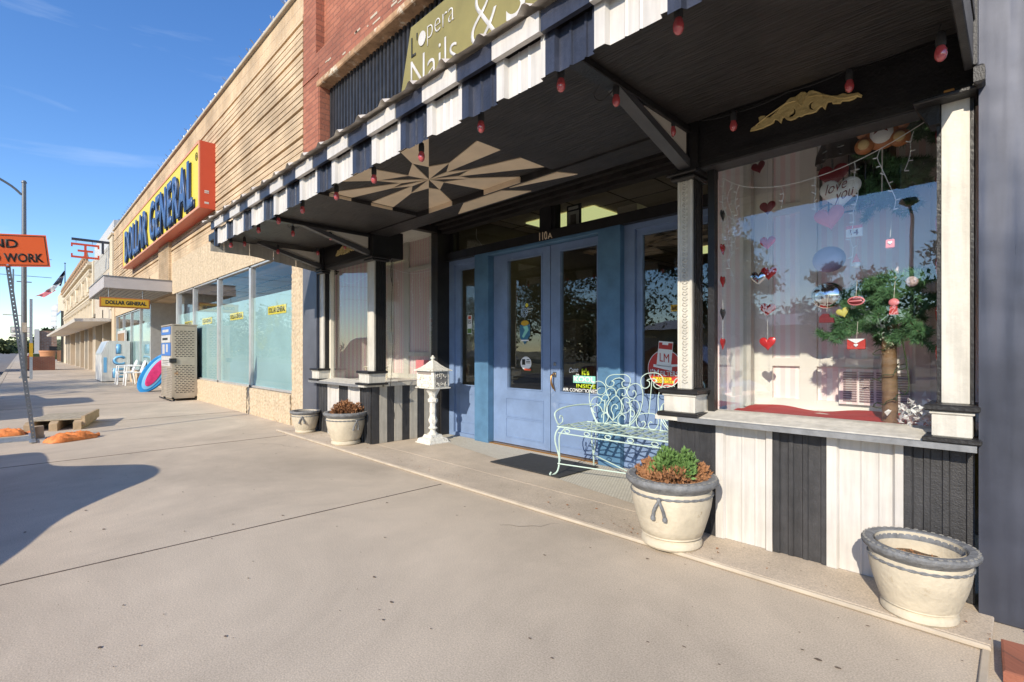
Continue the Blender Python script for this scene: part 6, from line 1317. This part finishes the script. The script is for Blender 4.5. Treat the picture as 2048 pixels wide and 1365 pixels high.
tag(MB().lathe([(.5, 0), (.62, .5), (.7, 1.0), (.74, 1.0), (.74, 1.2), (.62, 1.2)], (-76, 2.2, 0), 20).build('round_planter', mat('terra', (.5, .24, .12), .8), smooth=True, loc=(-76, 2.2, 0)), 'round terracotta street planter far down the pavement by the brick corner', 'planter')
hy = thing('fire_hydrant', 'small dark red fire hydrant far down the kerb', 'hydrant', (-85, .9, 0))
MB().lathe([(.22, 0), (.22, .08), (.15, .1), (.15, .6), (.19, .62), (.19, .68), (.15, .8), (.05, .9)], (-85, .9, 0), 12).build('barrel', 'maroon', hy, True); MB().tube([(-85, .6, .5), (-85, 1.2, .5)], .07, 8).build('nozzle', 'maroon', hy)
tag(MB().bbox(-95, -92, 1.2, 4.5, 0, .8, .1).build('hedge', 'leaf', loc=(-93, 2, 0)), 'low clipped green hedge far down the street', 'hedge')
# hanging lettered sign: mirrored and plain letter E back to back
es = thing('monogram_sign', 'red double E outline sign hanging from a dark steel bracket', 'sign', (-29, 2.1, 5))
MB().box(-29.06, -28.94, 1.60, 2.96, 5.98, 6.08).box(-29.06, -28.94, 2.62, 2.70, 5.5, 5.98).build('bracket', 'navy', es)
b = MB(); t_ = .085; xs = (-29.03, -28.97); A_ = lambda y0, y1, z0, z1: b.box(xs[0], xs[1], y0, y1, z0, z1)
A_(1.58, 2.54, 5.78, 5.78 + t_); A_(1.58, 2.54, 5.22, 5.22 + t_); A_(2.02, 2.02 + t_, 5.22 + t_, 5.78); A_(1.80, 2.02, 5.50, 5.50 + t_); A_(2.02 + t_, 2.33, 5.50, 5.50 + t_)
A_(1.58, 1.64, 5.70, 5.78); A_(2.48, 2.54, 5.70, 5.78); A_(1.58, 1.64, 5.22 + t_, 5.40); A_(2.48, 2.54, 5.22 + t_, 5.40)
b.build('letters', 'signred', es); MB().tube([(-29, 1.75, 5.86), (-29, 1.75, 6.0)], .008, 4).tube([(-29, 2.3, 5.86), (-29, 2.3, 6.0)], .008, 4).build('chain', 'steel', es)

# ================= FAR BUILDINGS =================
def bld(nm, lab, x0, loc=None): return thing(nm, lab, 'building', (x0, 2.95, 0))
b1 = bld('office_building', 'cream building with grey parapet panels beyond the tan brick store', -32)
MB().box(-36.6, -28.02, 2.97, 20, 3.2, 6.1).build('wall', 'beige2', b1)
MB().prism([(2.99, 5.8), (2.99, 7.0), (9, 7.4), (9, 5.8)], 'x', -36.5, -28.4).build('white_gable', 'white', b1)
b = MB().bbox(-29.2, -28.05, 2.90, 3.1, 3.0, 6.25, .02).bbox(-36.9, -36.2, 2.90, 3.1, 3.0, 6.2, .02).bbox(-29.4, -28.0, 2.85, 3.12, 6.25, 6.35, .01); b.build('pier', 'beige', b1)
MB().box(-36.2, -29.2, 2.955, 2.97, 5.0, 5.9).box(-36.2, -29.2, 2.945, 2.97, 5.9, 6.05).box(-36.2, -29.2, 2.955, 2.97, 4.1, 4.8).build('parapet_panel', 'grey_w', b1)
b = MB().box(-28.3, -28.02, 2.97, 3.4, 0, 3.2).box(-36.7, -35.8, 2.97, 3.4, 0, 3.2).box(-32.6, -32.2, 2.97, 3.4, 0, 3.2).box(-36.7, -28.02, 3.4, 3.5, 0, 3.2).box(-36.7, -28.02, 2.97, 3.4, 2.6, 3.2); b.build('shopfront_wall', 'beige2', b1)
for x in (-35.5, -34.4, -33.4, -31.8, -30.6, -29.5): MB().box(x, x + .8, 3.38, 3.39, .9, 2.4).build('window', 'dark', b1); 
MB().box(-32.1, -28.4, 3.36, 3.38, 2.3, 2.5).box(-35.7, -32.7, 3.36, 3.38, 2.3, 2.5).build('window_header', 'cream', b1)
b = MB(); b.prism([(1.75, 2.45), (1.72, 2.58), (3.0, 2.66), (3.0, 2.5)], 'x', -62, -29.5); b.build('street_canopy', 'galvroof', b1)
b2 = bld('ornate_building', 'cream ornate building with fluted panels, arches, dentils and spiky finials', -49)
MB().box(-61, -37, 2.97, 22, 2.6, 6.3).build('wall', 'beige', b2)
b = MB(); x = -60.8
while x < -37.2: b.box(x, x + .22, 2.90, 2.97, 2.75, 5.6); x += .5
b.build('flute', 'beige', b2)
b = MB()
for z, pj, h in ((4.05, .2, .12), (4.35, .15, .08), (5.65, .2, .14), (6.0, .26, .12)): b.bbox(-61, -37, 2.97 - pj, 2.99, z, z + h, .02)
x = -60.9
while x < -37.1:
    b.box(x, x + .18, 2.80, 2.97, 3.85, 4.05); b.box(x, x + .18, 2.78, 2.97, 5.45, 5.65); b.box(x, x + .12, 2.72, 2.97, 6.12, 6.25); x += .42
b.build('cornice', 'beige', b2)
x = -60.5
while x < -37:
    b = MB()
    b.tube([(x, 2.72, 6.16), (x, 2.72, 6.35), (x + .03, 2.70, 6.5), (x, 2.72, 6.85)], [.13, .07, .12, .02], 5); x += 1.05
    b.build('finial', 'doorbr', b2)
for cx0 in (-57.5, -52.5, -47.5, -42.5, -39):
    b = MB()
    for r, th in ((1.0, .12), (.75, .07)):
        b.tube([(cx0 + r * math.cos(math.pi * i / 10), 2.88, 4.55 + r * math.sin(math.pi * i / 10)) for i in range(11)], th, 5)
    b.build('arch', 'beige', b2)
b = MB(); 
for x in (-61, -58.6, -55.6, -50, -46, -42.6, -40.2, -37.3): b.box(x, x + .5, 2.97, 3.5, 0, 2.6)
b.box(-61, -37, 3.5, 3.6, 0, 2.6); b.build('pilaster', 'beige2', b2)
for x0, x1 in ((-54.9, -50.4), (-45.2, -43), (-39.5, -37.6)): MB().box(x0, x1, 3.46, 3.49, 0, 2.3).build('door', 'doorbr', b2)
for x0, x1 in ((-60.3, -58.8), (-58, -56), (-49.2, -46.3), (-41.9, -40.5)): MB().box(x0, x1, 3.46, 3.49, .6, 2.3).build('window', 'flue', b2)
b3 = bld('dark_building', 'narrow building with a dark upright pier beyond the ornate one', -68)
MB().box(-75, -61.05, 3.0, 22, 0, 7.2).build('wall', 'beige', b3); MB().bbox(-72, -64.5, 2.80, 2.99, 0.1, 5.0, .02).build('dark_pier', 'cardark', b3); MB().box(-72, -64.5, 2.78, 2.80, 4.9, 5.05).build('pier_cap', 'flue', b3)
# flag on a roof pole
fp = thing('flagpole', 'roof flagpole with a furled red white and blue flag', 'flagpole', (-60.5, 3.0, 6.5))
MB().tube([(-60.5, 2.9, 6.3), (-60.5, 2.9, 9.0)], [.05, .03], 6).lathe([(0, 9.0), (.08, 9.05), (0, 9.15)], (-60.5, 2.9, 0), 8).build('pole', 'navy', fp)
def flagpart(y0, y1, z0, z1, w0, w1, nm, mt):
    b = MB(); n = 12
    for i in range(n + 1):
        t = i / n; y = y0 + (y1 - y0) * t; z = z0 + (z1 - z0) * t; w_ = w0 + (w1 - w0) * t
        b.v += [(-60.5 + .12 * math.sin(t * 9), y - w_, z), (-60.5 - .12 * math.sin(t * 7), y, z + .1), (-60.4, y + w_, z - .05)]
    for i in range(n):
        for j in range(2): a = 3 * i + j; b.f.append((a, a + 1, a + 4, a + 3)); b.mi.append(0)
    b.build(nm, mt, fp, True)
flagpart(2.85, 2.35, 8.3, 7.0, .06, .28, 'flag_blue', 'navy'); flagpart(2.55, 1.8, 7.4, 6.4, .12, .25, 'flag_white', 'white'); flagpart(2.1, 1.2, 6.6, 5.9, .2, .3, 'flag_red', 'pinkp')
lb = bld('low_brick_building', 'low brown brick building with a white corner post at the street end', -150)
MB().box(-160, -149.5, 2.6, 16, 0, 5.6).build('wall', 'lowbr', lb); MB().bbox(-149.6, -148.9, 2.2, 3.0, 0, 5.9, .05).build('corner_post', 'white', lb); MB().box(-149.49, -149.4, 4.6, 9.5, .0, 2.2).build('opening', 'dark', lb)
lb.location = (-150, 2.95, 0)
si = tag(MB().lathe([(2.7, 0), (2.7, 18), (2.6, 18.6), (1.6, 19.8), (0, 20.4)], (-269, 11.5, 0), 28).build('grain_silo', 'silo', smooth=True, loc=(-269, 11.5, 0)), 'tall white round grain silo beyond the far buildings', 'silo')
bb2 = MB()
for z in range(1, 18, 2): bb2.tube([(-269 + 2.72 * math.cos(i * .25), 11.5 + 2.72 * math.sin(i * .25), z) for i in range(25)], .06, 4, True)
bb2.build('ring_seam', 'steel', si)
# power lines
for k, (y, z, lab) in enumerate(((-6.5, 9.2, 'overhead power line crossing above the road, upper'), (-6.9, 7.6, 'overhead power line crossing above the road, lower'))):
    tag(MB().tube([(-60 + 0 * i, -40 + i * 4.2, z + .35 * ((i - 10) / 10) ** 2 + 0 * i) for i in range(11)], .02, 4).build('power_line', 'rubber', loc=(-60, -20, z)), lab, 'wire')

# ================= TREES, FAR AND ACROSS THE STREET =================
def tree(c, H, W, lab, seed, n=2600, mt='leaf', ls=.14, trunk=.3):
    rg_ = random.Random(seed); t = thing('street_tree', lab, 'tree', (c[0], c[1], -.17), 'trees across the road')
    tr = MB(); z0 = -.17; tr.tube([(c[0], c[1], z0), (c[0] + .1, c[1], H * .25), (c[0] - .1, c[1] + .1, H * .5), (c[0], c[1], H * .85)], [H * .028, H * .022, H * .015, H * .004], 8)
    cl = []
    for i in range(int(16 + H)):
        a = rg_.random() * 6.283; h = rg_.uniform(trunk, .95); r = W * .5 * math.sin(min(1, (1 - h) / (1 - trunk) * .85 + .18) * math.pi * .62) * rg_.uniform(.4, 1)
        p = Vector((c[0] + r * math.cos(a), c[1] + r * math.sin(a), H * h)); cl.append((p, W * rg_.uniform(.09, .18)))
        tr.tube([(c[0], c[1], H * h * .75), (c[0] + r * .5 * math.cos(a), c[1] + r * .5 * math.sin(a), H * h * .9), p], [H * .009, H * .005, H * .002], 4)
    b = MB()
    for i in range(int(n * 2.2)):
        p, r = rg_.choice(cl); q = p + Vector((rg_.gauss(0, 1), rg_.gauss(0, 1), rg_.gauss(0, .75))) * r * .6; s_ = ls * rg_.uniform(.5, 1.2)
        u = Vector((rg_.uniform(-1, 1), rg_.uniform(-1, 1), rg_.uniform(-1, 1))).normalized() * s_; v = u.cross(Vector((rg_.uniform(-1, 1), rg_.uniform(-1, 1), rg_.uniform(-1, 1)))).normalized() * s_ * .45
        b.add([q - u, q + v, q + u, q - v], [(0, 1, 2, 3)])
    b.build('crown', mt, t); tr.build('trunk', 'bark', t)
tree((-17, -17), 11, 9, 'tall dark broadleaf tree across the road, mirrored in the door glass', 51, 5200)
tree((-12, -20), 9, 6, 'medium dark tree across the road left of the lamp mirrored in the door', 52, 3600)
tree((-9.3, -18), 6.6, 3.2, 'slim light tree across the road mirrored at the left of the right window', 53, 2400, 'leaf2')
tree((-6.6, -22), 5.4, 1.8, 'narrow cypress like tree across the road', 54, 1700, 'leaf', .16, .08)
tree((-5.0, -24), 5.0, 3.4, 'small rounded tree across the road beside the narrow one', 55, 1700, 'leaf2')
tree((-1.2, -17), 6.0, 3.2, 'small dark tree across the road at the right end of the reflections', 56, 2200)
tree((-27, -22), 8, 7, 'spreading tree across the road far left of the reflections', 57, 2600)
tree((-2.9, -30), 3.4, 4.2, 'low bushy tree behind the mirrored lamp pole', 58, 1500, 'leaf2')
tree((-330, -7), 5.5, 13, 'far green tree clump on the left at the end of the road', 59, 1500, 'leaf2', 1.0)
tree((-420, 2), 5, 36, 'far low tree line at the end of the road', 60, 1500, 'leaf', 1.3)
tree((-200, 6.5), 7.5, 8, 'small green tree behind the low brick building', 61, 900, 'leaf2', .5)
l2 = thing('street_lamp', 'slim dark street lamp across the road, mirrored in the right window', 'street lamp', (-3.1, -20, -.17))
MB().tube([(-3.1, -20, -.17), (-3.1, -20, 6.6), (-3.2, -20, 7.1)], [.1, .07, .05], 8).build('pole', 'cardark', l2, True); MB().lathe([(.08, 7.05), (.34, 7.2), (.3, 7.32), (.05, 7.4)], (-3.22, -20, 0), 12).build('lamp_head', 'cardark', l2, True)
ob = thing('low_storage_building', 'low long building with a ribbed metal roof across the road', 'building', (-12, -34, -.17))
MB().box(-24, -8, -42, -32, -.17, 3.0).build('wall', 'beige2', ob); MB().prism([(-43, 2.9), (-37, 4.1), (-31, 2.9)], 'x', -24.5, -7.5).build('roof', 'galvroof', ob)
# ---- parked vehicles on the street side (outside the picture, they cast the shadows on the pavement)
def vehicle(x0, x1, prof, lab, cat, mt, y0=-2.75, y1=-.95, z0=-.155, gf=None):
    cx0 = (x0 + x1) / 2; t = thing('pickup_truck' if cat == 'pickup' else 'parked_car', lab, cat, (cx0, (y0 + y1) / 2, z0), None)
    body = [p for p in prof]; b = MB(); L = x1 - x0
    n = len(body)
    rings = []
    for f, yy in ((.0, y0 + .03), (.0, y0), (.0, y1), (.0, y1 - .0)): pass
    def ring(y, inset):
        o = []
        for u, z in body:
            o.append((x0 + u * L, y + (inset * max(0, z - .95) if y < (y0 + y1) / 2 else -inset * max(0, z - .95)), z0 + z))
        return o
    b.v += ring(y0, .28) + ring(y1, .28)
    b.f += [tuple(range(n))[::-1], tuple(range(n, 2 * n))] + [(i, (i + 1) % n, n + (i + 1) % n, n + i) for i in range(n)]; b.mi += [0] * (n + 2)
    o = b.build('body', mt, t); bv = o.modifiers.new('bevel', 'BEVEL'); bv.width = .05 if cat == 'pickup' else .16; bv.segments = 4; bv.limit_method = 'ANGLE'
    for u in (.18, .80):
        for y in (y0 + .1, y1 - .1):
            w_ = MB(); n2 = 20
            w_.prism([(x0 + u * L + .36 * math.cos(6.2832 * i / n2), z0 + .36 + .36 * math.sin(6.2832 * i / n2)) for i in range(n2)], 'y', y - .12, y + .12); wo = w_.build('wheel', 'rubber', t)
            r_ = MB(); r_.prism([(x0 + u * L + .22 * math.cos(6.2832 * i / n2), z0 + .36 + .22 * math.sin(6.2832 * i / n2)) for i in range(n2)], 'y', y - .13, y + .13); r_.build('rim', 'galv', wo)
    if gf:
        for yy in (y0 + .10, y1 - .10): 
            g_ = MB(); g_.prism([(x0 + u * L, z0 + z) for u, z in gf], 'y', yy - .02 if yy < -1.8 else yy, yy if yy < -1.8 else yy + .02); g_.build('side_window', 'cardark', t)
    for xx, m_ in ((x0 - .01, 'red'), (x1 + .01, 'lightp' if 0 else 'white')):
        for y in (y0 + .2, y1 - .2): MB().box(xx - .02, xx + .02, y - .14, y + .14, z0 + .62, z0 + .76).build('tail_light' if m_ == 'red' else 'headlight', m_, t)
    return t
for i, (x, y, h, w_) in enumerate([(-62, -45, 9, 12), (-48, -55, 8, 13), (-38, -48, 9, 12), (-28, -58, 8, 14), (-16, -60, 7, 13), (-5, -58, 7.5, 13), (4, -50, 7, 12), (-90, -60, 10, 18), (-75, -24, 7, 9), (-100, -30, 9, 14), (-130, -34, 9, 18), (-170, -40, 11, 24)]):
    tree((x, y), h, w_, ['broad dark tree far beyond the lot, mirrored behind the tall tree', 'wide low tree on the lot edge beyond the storage building', 'dark round tree beyond the road sign', 'spreading tree beyond the storage roof', 'low tree behind the storage building gable', 'round tree on the horizon left of the mirrored lamp', 'low tree on the horizon at the right of the reflections', 'far large tree on the horizon down the road', 'bushy tree across the road opposite the store entrance', 'wide tree across the road beyond the bushy one', 'broad tree far down the opposite side', 'farthest broad tree down the opposite side'][i], 70 + i, 1300, 'leaf', .4, .1)
truck = [(0, .35), (0, 1.05), (.02, 1.12), (.34, 1.14), (.36, 1.62), (.40, 1.72), (.60, 1.72), (.64, 1.64), (.71, 1.22), (.96, 1.10), (1, .95), (1, .35)]
suv = [(0, .35), (0, .95), (.03, 1.15), (.14, 1.55), (.2, 1.63), (.48, 1.63), (.55, 1.55), (.68, 1.12), (.95, .98), (1, .8), (1, .35)]
# orientation: front towards -x: mirror profiles
mir = lambda p: [(1 - u, z) for u, z in p][::-1]
sedan = [(0, .35), (0, .85), (.02, .93), (.27, .97), (.44, 1.38), (.48, 1.44), (.56, 1.44), (.61, 1.36), (.76, .92), (.93, .74), (1, .6), (1, .35)]
sedan = [(p.x, p.y) for p in [Vector((0, .35, 0))] + curve_pts([(0, .6, 0), (.02, .9, 0), (.12, .96, 0), (.26, .98, 0), (.36, 1.2, 0), (.44, 1.4, 0), (.52, 1.45, 0), (.59, 1.38, 0), (.66, 1.16, 0), (.74, .96, 0), (.86, .84, 0), (.96, .7, 0), (1, .5, 0)], 4) + [Vector((1, .35, 0))]]
vehicle(-7.35, -2.9, sedan, 'dark red car parked along the kerb beside the camera', 'car', 'carred', y0=-3.0, y1=-1.2)
vehicle(-17.4, -11.2, mir(truck), 'dark pickup parked along the kerb beyond the road work sign', 'pickup', 'cardark', y0=-3.2, y1=-1.35)
vehicle(-44, -38.2, truck, 'dark pickup parked at the kerb near the brick planter', 'pickup', 'cardark', y0=-3.1, y1=-1.3)
vehicle(-286, -281, mir(suv), 'white car far away on the road', 'car', 'carwhite', y0=-14.5, y1=-12.3)
